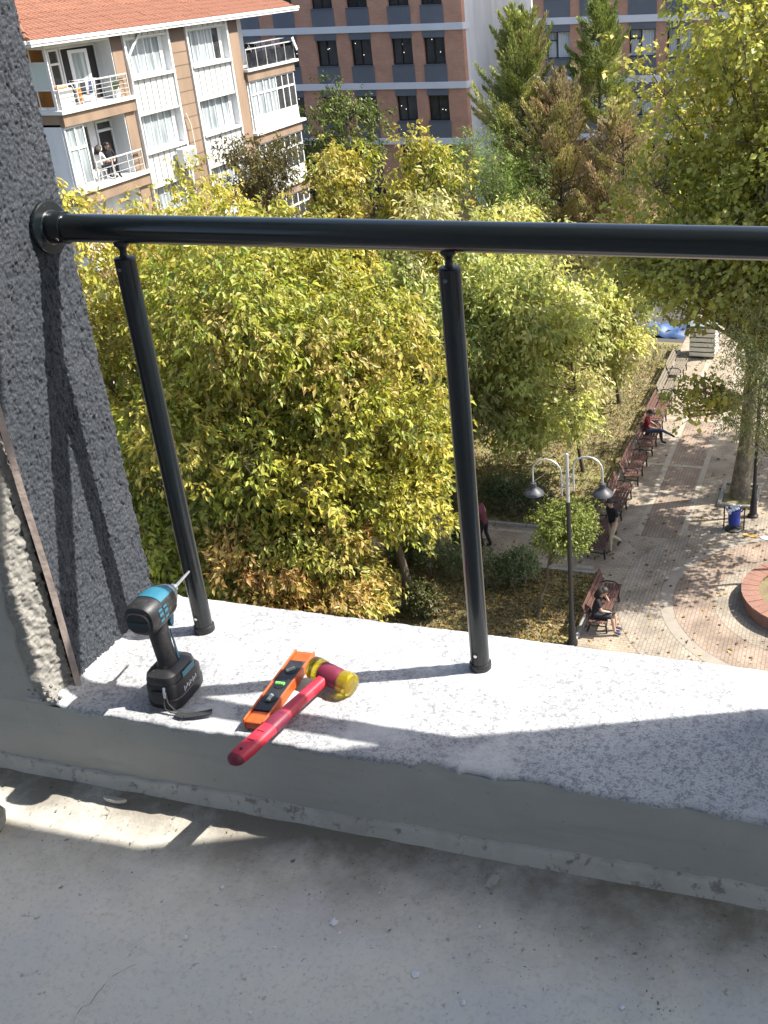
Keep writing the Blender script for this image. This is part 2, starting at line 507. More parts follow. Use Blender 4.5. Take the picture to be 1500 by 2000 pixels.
# inner face: a sheet of plaster, wavering a little
nx, nz = 260, 24
xs = np.linspace(-2.6, .44, nx); zs = np.linspace(0, 1, nz)
top = np.interp(xs, np.linspace(-1.47, .44, 520), edge, left=YI)
P = np.zeros((nx, nz, 3)); P[..., 0] = xs[:, None]
P[..., 1] = YI + .004 * (vnoise((nx, nz), (22, 3), 12) - .5)
lipY = np.where(xs > -1.46, np.maximum(top, YI) - YI, 0)
P[..., 1] += lipY[:, None] * np.clip((zs - .86) / .14, 0, 1)[None, :]
P[..., 2] = (ZF - .01) + (ZL - .006 - ZF + .01) * zs[None, :]
link('inner_face', grid_mesh('inner_face', P - np.array([0, YI, ZF])), M_render, par)
# ragged mortar strip along the foot, and the thin second coat at the top right
xs = np.linspace(-2.6, .44, 420); u = (xs + 2.6) / 3.04
toph = .034 + .012 * (n1(u, 15, 12) - .5) + .004 * (n1(u, 16, 60) - .5) + .0035 * (n1(u, 19, 300) - .5)
P = np.zeros((420, 5, 3)); P[..., 0] = xs[:, None]
for k, (dy, fz) in enumerate(((-.016, -.2), (-.011, .30), (-.0075, .75), (-.005, 1.0), (.004, 1.03))):
    P[:, k, 1] = YI + dy + .004 * (n1(u, 17 + k, 70) - .5); P[:, k, 2] = ZF + .004 + toph * fz
link('mortar_strip', grid_mesh('mortar_strip', P - np.array([0, YI, ZF])), M_mortar, par, label='rough paler mortar strip along the foot of the parapet')

# side wall ---------------------------------------------------------
sw = thing('side_wall', 'side wall of the opening in dark grey worm-textured render with a raw cement edge', 'wall', (XW, YI, ZF))
step = .0021
y0, y1, z0, z1 = 1.432, 1.716, 14.735, 16.32
ny, nz = int((y1 - y0) / step), int((z1 - z0) / step)
H = .0006 * vnoise((ny, nz), (ny // 6, nz // 6), 31) + .0017 * vnoise((ny, nz), (ny // 3, nz // 3), 32) + .0034 * vnoise((ny, nz), (int(ny / 1.7), int(nz / 2.0)), 33)
for k in range(2300):
    cy, cz = rng.random() * ny, rng.random() * nz
    L_ = rng.uniform(4, 11) * (.0026 / step); ang = rng.normal(.12, .3); wd = rng.uniform(.6, 1.0)
    dy, dz = math.sin(ang), math.cos(ang)
    ya_, yb_ = int(max(0, cy - L_ - 3)), int(min(ny, cy + L_ + 3)); za_, zb_ = int(max(0, cz - L_ - 3)), int(min(nz, cz + L_ + 3))
    if yb_ <= ya_ or zb_ <= za_: continue
    gy, gz = np.meshgrid(np.arange(ya_, yb_) - cy, np.arange(za_, zb_) - cz, indexing='ij')
    along = np.clip(gy * dy + gz * dz, -L_ * .5, L_ * .5); dist = np.hypot(gy - along * dy, gz - along * dz)
    H[ya_:yb_, za_:zb_] -= rng.uniform(.0018, .0034) * np.clip(1.25 - dist / wd, 0, 1)
P = np.zeros((ny, nz, 3)); P[..., 0] = XW - .002 + H
P[..., 1] = np.linspace(y0, y1, ny)[:, None] + .002 * (vnoise((ny, nz), (6, nz // 4), 35) - .5) * np.linspace(0, 1, ny)[:, None] ** 8 * 2
P[..., 2] = np.linspace(z0, z1, nz)[None, :]
P[-1, :, 0] -= .004
link('textured_render', grid_mesh('textured_render', P - np.array([XW, YI, ZF]), False), M_textured, sw)
b = MB(); b.box((-2.6, YI + .05, 13.5), (XW - .012, 1.7135, 19.5)); b.box((XW - .0121, 1.44, 16.32), (XW - .001, 1.7135, 19.5))
part('wall_core', b, M_textured, sw, world=True)
nn = 90
zz = np.linspace(14.742, 16.4, nn); xx = XW + .006 + .004 * (n1(np.linspace(0, 1, nn), 41, 8) - .5)
b = MB(); b.tube([(x, 1.4245 + .004 * (i % 7 == 3) * 0 + .003 * math.sin(i * .13), z) for i, (x, z) in enumerate(zip(xx, zz))], .0085, 4)
part('edge_batten', b, M_strip, sw, world=True, label='thin pinkish batten between dark render and raw cement')
# raw cement jamb
ny, nz = 26, 560
zs = np.linspace(14.738, 16.4, nz); ts = np.linspace(0, 1, ny)
inner = YI - .001 + .006 * (n1(np.linspace(0, 1, nz), 43, 60) - .5)
P = np.zeros((ny, nz, 3)); P[..., 1] = inner[None, :] * (1 - ts[:, None]) + 1.428 * ts[:, None]
P[..., 0] = XW - .020 + .012 * ts[:, None] + .005 * (vnoise((ny, nz), (5, 90), 44) - .4) + .007 * (vnoise((ny, nz), (13, 330), 45) - .5)
P[0, :, 0] -= .02 ; P[1, :, 0] -= .004
bottom = np.clip(1 - (zs - 14.738) / .07, 0, 1) ** 1.5
P[..., 0] += (.030 * bottom[None, :]) * (1 - ts[:, None])
P[..., 2] = zs[None, :]
link('raw_jamb', grid_mesh('raw_jamb', P - np.array([XW, YI, ZF])), M_concrete, sw, label='crumbly raw cement edge of the side wall')
# inner plaster left of the opening
nx, nz = 40, 300
zs = np.linspace(ZL - .006, 16.9, nz); right_e = XW - .030 + .016 * (n1(np.linspace(0, 1, nz), 51, 50) - .5) + .026 * np.clip(1 - (zs - ZL) / .08, 0, 1)
P = np.zeros((nx, nz, 3)); tt = np.linspace(0, 1, nx) ** .5
P[..., 0] = -2.6 * (1 - tt[:, None]) + right_e[None, :] * tt[:, None]
P[..., 1] = YI + .003 * (vnoise((nx, nz), (8, 20), 52) - .5); P[-1, :, 1] += .018; P[-2, :, 1] += .001
P[..., 2] = zs[None, :]
link('inner_plaster', grid_mesh('inner_plaster', P - np.array([XW, YI, ZF])), M_render, sw)
# crumbs of mortar on the corner
b = MB()
for k in range(46):
    x, y, z = -1.425 + rng.normal(0, .014), YI + abs(rng.normal(0, .012)) - .003, ZL + abs(rng.normal(0, .018))
    s_ = rng.uniform(.002, .0055); b.ball((x, y, z), (s_ * 1.3, s_, s_ * .8), 5, 4)
o = part('mortar_crumb', b, M_concrete, sw, world=True); o['kind'] = 'stuff'

# the rest of the facade around the opening (outside the frame, it shades the ledge and the floor)
b = MB(); b.box((-2.6, 1.45, 16.762), (3.2, 1.85, 19.6)); struct('upper_wall', b, M_whitewall)
b = MB(); b.box((.43, YI, 13.5), (3.2, 1.85, 16.76)); struct('right_jamb', b, M_whitewall)
b = MB(); b.box((-2.6, -1.6, 17.25), (3.2, 1.449, 17.45)); struct('unseen_ceiling', b, M_whitewall)  # unseen slab, put in to keep the blue zenith sky off the floor
b = MB(); b.box((-2.6, -1.9, 13.5), (.9, -1.601, 17.45)); struct('unseen_back_wall', b, M_whitewall)  # unseen wall, its length set to dim the floor and the rail reflections

# railing -----------------------------------------------------------
YR, ZR = 1.66, 15.591
rl = thing('balcony_railing', 'anthracite round tube railing with slim posts fixed to the ledge and wall flange', 'railing', (XW, YR, ZL))
b = MB(); b.tube([(XW + .012, YR, ZR), (-.9, YR, ZR), (-.4, YR, ZR), (.43, YR, ZR)], .025, 40); part('rail', b, M_anth, rl, 40, world=True)
b = MB(); b.lathe([(.047, .004), (.047, .009), (.0455, .011), (.031, .0125), (.0292, .0145), (.0288, .043), (.0283, .0445), (.0255, .0447)], 40, origin=(XW, YR, ZR), axis='X')
fl = part('wall_flange', b, M_anth, rl, 35, world=True)
for k in range(3):
    a = R(100 + 120 * k) ; cy, cz = .0385 * math.cos(a), .0385 * math.sin(a)
    b = MB(); b.lathe([(.0038, .0110), (.0038, .0116), (.0018, .0117)], 12, origin=(XW, YR + cy, ZR + cz), axis='X'); part('screw_hole', b, M_black, fl, world=True)
b = MB(); a = R(212); c0 = Vector((XW + .036, YR + .0286 * math.cos(a), ZR + .0286 * math.sin(a)))
b.tube([c0, c0 + Vector((0, .0016 * math.cos(a), .0016 * math.sin(a)))], [.0036, .0028], 14); part('screw', b, M_steel, fl, 40, world=True)
def make_post(x, lab=None):
    r = .0188; zc = 15.538
    b = MB(); b.tube([(x, YR, ZL + .010), (x, YR, zc)], r, 36); p = part('post', b, M_anth, rl, 40, world=True, label=lab)
    b = MB(); b.lathe([(.0215, 0), (.0220, .003), (.0220, .0125), (.0205, .0145), (.0188, .0147)], 36, origin=(x, YR, ZL)); part('base_cap', b, M_black, p, 40, world=True)
    b = MB(); b.lathe([(.0188, 0), (.0192, .002), (.0170, .0040), (.0095, .0048), (.0070, .008), (.0062, .013), (.0066, .018), (.0095, .0225), (.0130, .0255), (.0140, .029), (.0140, .034)], 28, origin=(x, YR, zc - .0015)); part('ball_connector', b, M_black, p, 40, world=True)
    a = R(-97); d = Vector((math.cos(a), math.sin(a), 0))
    for zz, col in ((ZL + .038, M_steel), (zc - .016, M_grey)):
        c0 = Vector((x, YR, zz)) + d * (r - .0004)
        b = MB(); b.tube([c0, c0 + d * .0018], [.0038, .0032], 16); s_ = part('screw', b, col, p, 40, world=True)
        b = MB(); b.tube([c0 + d * .0019, c0 + d * .0022], .0011, 8); part('screw_socket', b, M_black, p, world=True) if False else None
    b = MB()
    q = []
    for aa in (-8, -3, 3, 8):
        a2 = R(-97 + aa * 1.6); q.append(Vector((x + (r + .0005) * math.cos(a2), YR + (r + .0005) * math.sin(a2), 0)))
    for i in range(3): b.add([q[i] + Vector((0, 0, ZL + .014)), q[i + 1] + Vector((0, 0, ZL + .014)), q[i + 1] + Vector((0, 0, ZL + .046)), q[i] + Vector((0, 0, ZL + .046))], [(0, 1, 2, 3)])
    part('slot', b, M_black, p, world=True)
    return p
make_post(-1.256); make_post(-.635); make_post(.02)

# impact driver -----------------------------------------------------
M_teal = mat('teal_plastic', (0.022, 0.135, 0.20), .42, var=.08, vscale=40)
M_chuck = mat('brushed_aluminium', (0.42, 0.45, 0.50), .38, .85, var=.1, vscale=80)
M_scuff = layered('scuffed_black_plastic', (0.016, 0.016, 0.018), [('noise', 28, .52, .72, (0.075, 0.072, 0.068), .5), ('noise', 140, .6, .68, (0.13, 0.125, 0.115), .5)], rough=.48, spec=.5, bump=[('noise', 300, .1, .001)])
dr = thing('impact_driver', 'black and teal cordless impact driver standing on its battery on the ledge', 'power tool', (-1.188, 1.437, ZL + .001), R(2))
def loft(mb, secs, n=20, mi=0, p=3.0):
    """secs: (centre, half width (x), half second axis, axis) superellipse sections; axis 'Z' -> xy plane, 'Y' -> xz plane"""
    vs = []; fs = []
    for c, a, bb, ax in secs:
        for k in range(n):
            t = 2 * math.pi * k / n; ct, st = math.cos(t), math.sin(t)
            e = 2.0 / p
            u = a * math.copysign(abs(ct) ** e, ct); v = bb * math.copysign(abs(st) ** e, st)
            vs.append(Vector(c) + (Vector((u, v, 0)) if ax == 'Z' else Vector((u, 0, v))))
    m_ = len(secs)
    for i in range(m_ - 1):
        for k in range(n):
            k2 = (k + 1) % n; q = (i * n + k, i * n + k2, (i + 1) * n + k2, (i + 1) * n + k)
            fs.append(q if secs[0][3] == 'Z' else q[::-1])
    a_ = tuple(range(n)); e_ = tuple((m_ - 1) * n + k for k in range(n))
    if secs[0][3] == 'Z': fs += [a_[::-1], e_]
    else: fs += [a_, e_[::-1]]
    mb.add(vs, fs, mi)
    return mb
HZ = .203
b = MB(); loft(b, [((0, -.052, HZ), .020, .022, 'Y'), ((0, -.049, HZ), .028, .029, 'Y'), ((0, -.040, HZ), .0325, .0325, 'Y'), ((0, -.012, HZ), .0325, .0325, 'Y'), ((0, .012, HZ), .031, .031, 'Y'), ((0, .030, HZ), .0285, .029, 'Y'), ((0, .040, HZ), .024, .025, 'Y')], 28, p=2.6)
body = part('motor_housing', b, M_scuff, dr, 35)
b = MB(); loft(b, [((0, -.0545, HZ - .002), .022, .020, 'Y'), ((0, -.052, HZ - .002), .024, .0225, 'Y')], 20, p=2.6); part('rear_cap', b, M_black, body, 35)
b = MB(); b.box((-.020, -.0556, HZ - .006), (.020, -.0545, HZ + .001)); part('rear_stripe', b, mat('dark_teal', (0.004, .035, .05), .5), body)
b = MB(); loft(b, [((0, .039, HZ), .0235, .0245, 'Y'), ((0, .046, HZ), .0225, .0235, 'Y'), ((0, .058, HZ), .016, .0165, 'Y'), ((0, .065, HZ), .0085, .0085, 'Y'), ((0, .074, HZ), .0075, .0075, 'Y')], 24, p=2.1); part('chuck', b, M_chuck, dr, 30)
b = MB(); b.tube([(0, .07, HZ), (0, .088, HZ), (0, .118, HZ + .0015), (0, .130, HZ + .002)], [.0032, .003, .0024, .0020], 8); part('driver_bit', b, M_steel, dr, 40)
# teal top shell: a patch lying 1 mm above the housing
def patch(y0, y1, a0, a1, ny=7, na=9, off=.0011, rr=.0325, p=2.6):
    mb = MB(); vs = []
    for i in range(ny):
        y = y0 + (y1 - y0) * i / (ny - 1); r_ = np.interp(y, (-.04, -.012, .012, .03, .04), (.0325, .0325, .031, .0287, .0245)) + off
        for k in range(na):
            t = R(a0 + (a1 - a0) * k / (na - 1)); ct, st = math.cos(t), math.sin(t); e = 2 / p
            vs.append((r_ * math.copysign(abs(ct) ** e, ct), y, HZ + r_ * math.copysign(abs(st) ** e, st)))
    fs = [(i * na + k, (i + 1) * na + k, (i + 1) * na + k + 1, i * na + k + 1) for i in range(ny - 1) for k in range(na - 1)]
    mb.add(vs, fs); return mb
part('top_shell', patch(-.014, .034, 38, 142), M_teal, body, 40)
for k in range(3):
    for j in range(2):
        part('vent', patch(-.032 + .016 * j + .001, -.032 + .016 * j + .012, 22 - 13 * k, 14 - 13 * k, 3, 3), M_teal, body)
part('side_band', patch(-.004, .036, -30, -14, 5, 4), M_black, body)
b = MB(); loft(b, [((0, .004, .074), .0175, .027, 'Z'), ((0, .004, .090), .0155, .0205, 'Z'), ((0, .000, .115), .0150, .0195, 'Z'), ((0, -.002, .145), .0158, .0200, 'Z'), ((0, -.001, .165), .0165, .0205, 'Z'), ((0, .001, .182), .018, .024, 'Z')], 20, p=2.5)
hd = part('handle', b, M_scuff, dr, 40)
b = MB(); b.prism([(.010, .150), (.014, .082), (.020, .078), (.0165, .11), (.013, .15)], .0152, .0172, 'X'); part('handle_inlay', b, M_teal, hd)
b = MB(); b.prism([(.014, .165), (.026, .178), (.030, .172), (.024, .155), (.018, .152)], -.008, .0175, 'X'); part('trigger', b, M_teal, dr)
b = MB(); loft(b, [((0, .006, .052), .032, .046, 'Z'), ((0, .006, .060), .0335, .048, 'Z'), ((0, .006, .070), .0315, .045, 'Z'), ((0, .005, .078), .020, .030, 'Z')], 28, p=4.0)
ft = part('foot', b, M_scuff, dr, 35)
b = MB(); b.box((.0335, -.008, .054), (.0347, .034, .066)); part('badge', b, M_teal, ft)
b = MB(); loft(b, [((0, .010, 0), .0345, .050, 'Z'), ((0, .010, .004), .0365, .052, 'Z'), ((0, .010, .022), .0370, .053, 'Z'), ((0, .010, .024), .0355, .0515, 'Z'), ((0, .010, .046), .0355, .0515, 'Z'), ((0, .008, .053), .033, .048, 'Z')], 32, p=5.0)
bt = part('battery', b, M_black, dr, 30)
b = MB()
for k in range(9):
    y = -.014 + .0052 * k; b.box((.0356, y, .027 + .002 * (k % 3)), (.0362, y + .0026, .038 - .003 * (k % 2)))
part('battery_print', b, mat('white_print', (.5, .5, .52), .5), bt)
b = MB(); b.bbox((-.017, -.0455, .012), (.017, -.042, .042), .003); part('release_button', b, M_rubber, bt)
b = MB(); b.tube([(.012, -.042, .052), (.013, -.046, .044), (.013, -.046, .036), (.012, -.0445, .030)], .0028, 8); part('strap_ring', b, M_chuck, dr, 40)
b = MB()
b.tube([(.012, -.045, .034), (.010, -.049, .022), (.012, -.052, .010), (.024, -.054, .0042), (.040, -.053, .0038)], .0013, 8)
b.tube([(.014, -.045, .034), (.017, -.047, .020), (.028, -.050, .011), (.040, -.0525, .0045)], .0012, 8)
part('strap_cord', b, M_rubber, dr, 40)
sp = [(.036, -.055, .003), (.055, -.058, .0035), (.075, -.052, .0045), (.095, -.044, .006), (.104, -.040, .0075)]
b = MB()
for k in range(len(sp) - 1):
    p0, p1 = Vector(sp[k]), Vector(sp[k + 1]); d = (p1 - p0).normalized(); n_ = Vector((-d.y, d.x, 0)).normalized() * .0075; up = Vector((0, 0, .0022))
    b.add([p0 - n_, p0 + n_, p1 + n_, p1 - n_, p0 - n_ + up, p0 + n_ + up, p1 + n_ + up, p1 - n_ + up], [(0,1,2,3)[::-1], (4,5,6,7), (0,1,5,4)[::-1], (2,3,7,6)[::-1], (1,2,6,5)[::-1], (3,0,4,7)[::-1]])
part('wrist_strap', b, M_rubber, dr)

# spirit level ------------------------------------------------------
M_orange = mat('orange_painted_plastic', (0.50, 0.085, 0.014), .42, var=.22, vscale=40, bump=.05, bscale=120)
M_vial = mat('green_vial_fluid', (0.18, 0.55, 0.14), .08, spec=.6, coat=.4)
M_clear = mat('clear_vial_plastic', (0.34, 0.42, 0.36), .12, spec=.6)
lv = thing('spirit_level', 'short orange spirit level with three vials lying beneath the red mallet', 'spirit level', (-.984, 1.4905, ZL + .0035), R(2.2))
L2, W2, H2 = .115, .0215, .022
b = MB()
b.bbox((-W2, -L2, 0), (-W2 + .0038, L2, H2), .0012); b.bbox((W2 - .0038, -L2, 0), (W2, L2, H2), .0014)
b.bbox((-W2 + .0046, -L2, .001), (W2 - .0046, -L2 + .034, H2 - .0045), .0015); b.bbox((-W2 + .0046, L2 - .034, .001), (W2 - .0046, L2, H2 - .0045), .0015)
fr = part('frame', b, M_orange, lv)
b = MB(); b.bbox((-W2 + .0047, -L2 + .0345, .001), (W2 - .0047, L2 - .0345, H2 - .002), .001); core = part('insert', b, M_scuff, lv)
for yv, mt, ang in ((-.045, M_clear, 90), (.0, M_vial, 0), (.047, M_clear, 45)):
    b = MB(); b.lathe([(.0132, 0), (.0132, .0012), (.011, .0014)], 24, origin=(0, yv, H2 - .002)); w_ = part('vial_well', b, M_black, lv, 40)
    d = Vector((math.cos(R(ang)), math.sin(R(ang)), 0)) * .0095
    b = MB(); c0 = Vector((0, yv, H2 - .0005)); b.tube([c0 - d, c0 - d * .9, c0 + d * .9, c0 + d], [.003, .0042, .0042, .003], 12); part('vial', b, mt, w_, 40)
    for sg in (-.28, .28):
        b = MB(); b.tube([c0 + d * (sg - .03), c0 + d * (sg + .03)], .00435, 12); part('vial_line', b, M_black, w_)

# mallet ------------------------------------------------------------
M_red = layered('red_handle_plastic', (0.47, 0.022, 0.045), [('noise', 30, .54, .72, (0.50, 0.12, 0.12), .5), ('noise', 130, .62, .68, (0.22, 0.02, 0.03), .6)], rough=.42, spec=.5, bump=[('noise', 150, .08, .001)])
M_darkred = mat('dark_red_grip', (0.145, 0.014, 0.035), .5, var=.1, vscale=30)
M_yellow = mat('yellow_translucent_resin', (0.80, 0.66, 0.035), .12, spec=.5, trans=.8, var=.12, vscale=40)
ml = thing('mallet', 'red handled mallet with yellow resin faces resting across the orange level', 'mallet', (-.905, 1.525, ZL + .0225), 0)
tip = Vector((-.051, -.268, .006)); top = Vector((0, 0, .004))
ax = (tip - top).normalized(); sd = Vector((0, 0, 1)).cross(ax).normalized(); upv = ax.cross(sd)
hx = Vector((.952, -.262, -.12)).normalized()
def hsec(t, wdt, hgt, n=16):
    wdt *= 1.22; hgt *= 1.12
    c0 = top + (tip - top) * t
    return [c0 + sd * (wdt * math.copysign(abs(math.cos(a)) ** .72, math.cos(a))) + upv * (hgt * math.copysign(abs(math.sin(a)) ** .72, math.sin(a))) for a in [2 * math.pi * k / n for k in range(n)]]
def hloft(secs, n=16):
    mb = MB(); vs = [v for s_ in secs for v in hsec(*s_)]
    fs = [(i * n + k, i * n + (k + 1) % n, (i + 1) * n + (k + 1) % n, (i + 1) * n + k)[::-1] for i in range(len(secs) - 1) for k in range(n)]
    fs += [tuple(range(n)), tuple((len(secs) - 1) * n + k for k in range(n))[::-1]]
    mb.add(vs, fs); return mb
hdl = part('handle', hloft([(.03, .0095, .010), (.25, .0098, .0098), (.46, .0115, .0095), (.60, .0130, .0100), (.62, .0135, .0102), (.86, .0150, .0098), (.93, .0142, .0094), (.955, .0128, .0088)]), M_red, ml, 35)
part('grip_band', hloft([(.465, .0124, .0104), (.48, .0130, .0108), (.60, .0139, .0110), (.615, .0137, .0106)]), M_darkred, ml, 35)
part('handle_end', hloft([(.945, .0133, .0092), (.965, .0128, .0086), (.985, .0100, .0072), (1.0, .0050, .0040)]), M_darkred, ml, 35)
for tq in (.49, .59, .70, .80):
    c0 = top + (tip - top) * tq + upv * .0113; b = MB(); b.tube([c0 - sd * .007, c0 + sd * .007], .0011, 6); part('grip_rib', b, M_darkred, hdl)
c0 = top + (tip - top) * .895 + upv * .0104
b = MB(); b.tube([c0, c0 + upv * .0012], .0032, 12); part('hang_hole', b, M_black, hdl, 40)
hc = Vector((.012, .006, .006)); HS = 1.24
Mx = Matrix((hx.cross(Vector((0, 0, 1))).normalized(), Vector((0, 0, 1)).cross(hx.cross(Vector((0, 0, 1)))).normalized() if False else hx.cross(hx.cross(Vector((0, 0, 1))).normalized()), hx)).transposed()
b = MB(); b.lathe([(r_ * HS, h_ * 1.05) for r_, h_ in ((.0150, -.026), (.0168, -.022), (.0175, -.008), (.0175, .008), (.0168, .022), (.0150, .026))], 28, origin=hc, M=Mx); part('head', b, M_darkred, ml, 35)
for sg in (-1, 1):
    b = MB(); pr = [(.0170, .0225), (.0182, .0235), (.0186, .040), (.0178, .046), (.0150, .0485), (.006, .0495)]
    pr = [(r_ * HS, h_ * 1.05) for r_, h_ in pr]
    if sg < 0: pr = [(r_, -h_) for r_, h_ in pr][::-1]
    b.lathe(pr, 28, origin=hc, M=Mx); part('striking_face', b, M_yellow, ml, 35)

# small debris on the balcony --------------------------------------
def blob(c, r, n=11, h=.0012, seed=0, mb=None):
    g = random.Random(seed); mb = mb or MB()
    ring = [(r * (0.55 + .75 * g.random())) for _ in range(n)]
    vs = [(c[0] + ring[k] * math.cos(2 * math.pi * k / n), c[1] + ring[k] * math.sin(2 * math.pi * k / n), c[2]) for k in range(n)] + [(c[0], c[1], c[2] + h)]
    mb.add(vs, [(k, (k + 1) % n, n) for k in range(n)]); return mb
b = MB()
for (cx_, cy_, dx_, dy_, n_) in ((-1.02, .99, -.006, -.013, 26), (-.985, .80, .012, -.007, 18), (-1.30, 1.31, .003, -.011, 7)):
    x, y = cx_, cy_; g = random.Random(int(cx_ * -1000)); pts = []
    for q in range(n_): pts.append((x, y)); x += dx_ * g.uniform(.4, 1.5) + g.gauss(0, .004); y += dy_ * g.uniform(.4, 1.5) + g.gauss(0, .003)
    for (xa, ya2), (xb, yb2) in zip(pts, pts[1:]):
        d_ = Vector((xb - xa, yb2 - ya2, 0)).normalized(); n_v = Vector((-d_.y, d_.x, 0)) * g.uniform(.0001, .0006)
        b.add([Vector((xa, ya2, ZF + .0032)) - n_v, Vector((xa, ya2, ZF + .0032)) + n_v, Vector((xb, yb2, ZF + .0032)) + n_v, Vector((xb, yb2, ZF + .0032)) - n_v], [(0, 3, 2, 1)])
o = solo('hairline_cracks', b, mat('crack_dark', (.07, .065, .055), .95), 'hairline cracks in the grey floor', 'crack', (-.8, .9, ZF)); o['kind'] = 'stuff'; del o['category']
b = MB()
for k in range(34):
    x, y = rng.uniform(-1.2, .1), rng.uniform(.85, 1.27); blob((x, y, ZF + .0028), float(rng.choice([.0015, .002, .003, .0045, .008], p=[.36, .3, .2, .1, .04])), seed=k, mb=b)
blob((-.565, 1.085, ZF + .003), .0075, seed=91, mb=b); blob((-.475, .98, ZF + .003), .005, seed=92, mb=b); blob((-.22, .99, ZF + .003), .008, seed=95, mb=b)
o = solo('paint_splashes', b, mat('white_paint_splash', (.66, .68, .72), .5), 'white paint drops splashed over the grey floor', 'paint', (-.5, 1.0, ZF)); o['kind'] = 'stuff'; del o['category']
b = MB()
for k in range(1900):
    u = rng.random()
    x = rng.uniform(-1.7, .25); cl_ = .5 + .5 * math.sin(9 * x + 2 * math.sin(5 * x)); y = 1.335 - abs(rng.normal(0, .05 + .09 * cl_ + .05 * (x > -.5)))
    if y < .75: continue
    s_ = float(rng.choice([.0006, .0011, .0017, .0029], p=[.56, .32, .10, .02]))
    z = ZF + .0035 + .007 * max(0, (y - 1.26) / .1) ** 2; a0 = rng.random() * 6.28; m_ = int(rng.integers(3, 6)); st = rng.uniform(.35, 1.0)
    ring = []
    for q in range(m_):
        aa = a0 + q * 6.283 / m_ + rng.normal(0, .25); rr = s_ * rng.uniform(.6, 1.5); u_, v_ = rr * math.cos(aa) * 1.6, rr * math.sin(aa) * st
        ring.append((x + u_ * math.cos(a0) - v_ * math.sin(a0), y + u_ * math.sin(a0) + v_ * math.cos(a0)))
    b.add([(p[0], p[1], z) for p in ring] + [(x, y, z + s_ * rng.uniform(.3, .8))], [(q, (q + 1) % m_, m_) for q in range(m_)])
o = solo('debris', b, mat('dirt_crumbs', (.10, .085, .065), .95, color2=(.30, .28, .25), vscale=60), 'dirt crumbs strewn along the foot of the parapet', 'debris', (-.5, 1.2, ZF)); o['kind'] = 'stuff'; del o['category']
g = MB()
pts = [(-.012, -.020), (.004, -.022), (.010, -.006), (.013, .012), (.004, .024), (-.006, .012), (-.010, -.004)]
c_ = (-.505, 1.298)
g.prism([(c_[0] + x * .8, c_[1] + y * .8) for x, y in pts], ZF + .006, ZF + .0095)
solo('plaster_flake', g, M_mortar, 'pale leaf-shaped plaster flake on the floor near the parapet', 'plaster flake', (-.505, 1.298, ZF))
g = MB(); g.ball((-1.475, 1.200, ZF + .020), (.028, .034, .024), 9, 6, M=Euler((.3, .2, .5)).to_matrix())
g.v = [(x + .004 * math.sin(40 * z + 31 * y), y + .004 * math.sin(50 * x), z) for x, y, z in g.v]
solo('stone_lump', g, M_concrete, 'broken lump of brown mortar on the sunlit floor by the left edge', 'rubble', (-1.475, 1.2, ZF))
g = MB(); g.prism([(-1.285 + .026 * math.cos(a) , 1.318 + .010 * math.sin(a)) for a in [k * math.pi / 7 - math.pi for k in range(8)]], ZF + .009, ZF + .016)
solo('plaster_curl', g, M_mortar, 'curled plaster shaving lying in the sunlit patch of floor', 'plaster flake', (-1.285, 1.318, ZF))

# ================================================================== the park below
M_soil = layered('dry_grass_soil', (0.19, 0.155, 0.095), [
    ('noise', .35, .42, .60, (0.21, 0.20, 0.085), .8), ('noise', 2.5, .5, .68, (0.13, 0.105, 0.07), .7),
    ('noise', 9, .52, .68, (0.25, 0.23, 0.11), .7), ('noise', 30, .58, .68, (0.24, 0.19, 0.10), .5)], rough=1.0, spec=.1,
    bump=[('noise', 14, .6, .05)])
M_asph = layered('asphalt', (0.06, 0.06, 0.06), [('noise', .8, .4, .65, (0.075, .075, .073), .8)], rough=.95)
M_pave = brick_mat('tan_paving_blocks', (0.255, 0.212, 0.158), (0.30, 0.25, 0.19), (0.185, 0.155, 0.12), .2, .1, .010, 'XY', .9, bump=.35, noise=.3)
M_pave2 = brick_mat('pinkish_paving_blocks', (0.225, 0.172, 0.132), (0.26, 0.20, 0.152), (0.17, 0.132, 0.105), .2, .1, .012, 'YX', .9, bump=.35, noise=.3)
M_band = layered('pale_paving_band', (0.335, 0.295, 0.235), [('noise', 3, .4, .65, (0.26, .225, .18), .8), ('noise', 30, .5, .7, (.30, .27, .22), .5)], rough=.9)
M_band2 = layered('tan_paving_band', (0.265, 0.235, 0.195), [('noise', 3, .4, .65, (0.22, .195, .16), .8), ('noise', 30, .5, .7, (.24, .21, .17), .5)], rough=.9)
M_pave3 = brick_mat('grey_tan_paving_blocks', (0.245, 0.21, 0.165), (0.28, 0.24, 0.19), (0.185, 0.16, 0.13), .2, .1, .012, 'YX', .9, bump=.35, noise=.3)
M_kerb = layered('concrete_kerb', (0.29, 0.275, 0.25), [('noise', 5, .4, .65, (0.21, .2, .18), .8)], rough=.9)

b = MB(); b.box((-140, -60, -1.0), (140, 320, 0)); struct('ground', b, M_asph)

def sheet(name, poly, z, m, mb=None):
    mb = MB(); mb.prism(poly, z - .004, z); return struct(name, mb, m)
sheet('lawn_soil', [(-34, 8), (-6.0, 8), (-6.0, 26.1), (-34, 26.1)], .06, M_soil)
sheet('lawn', [(-34, 28.45), (-6.95, 28.45), (-6.95, 46.4), (-34, 46.4)], .06, M_soil)
sheet('pavement', [(-6.0, 8), (14, 8), (14, 60), (-6.95, 60), (-6.95, 28.5), (-34, 28.5), (-34, 26.0), (-6.0, 26.0)], .02, M_pave)

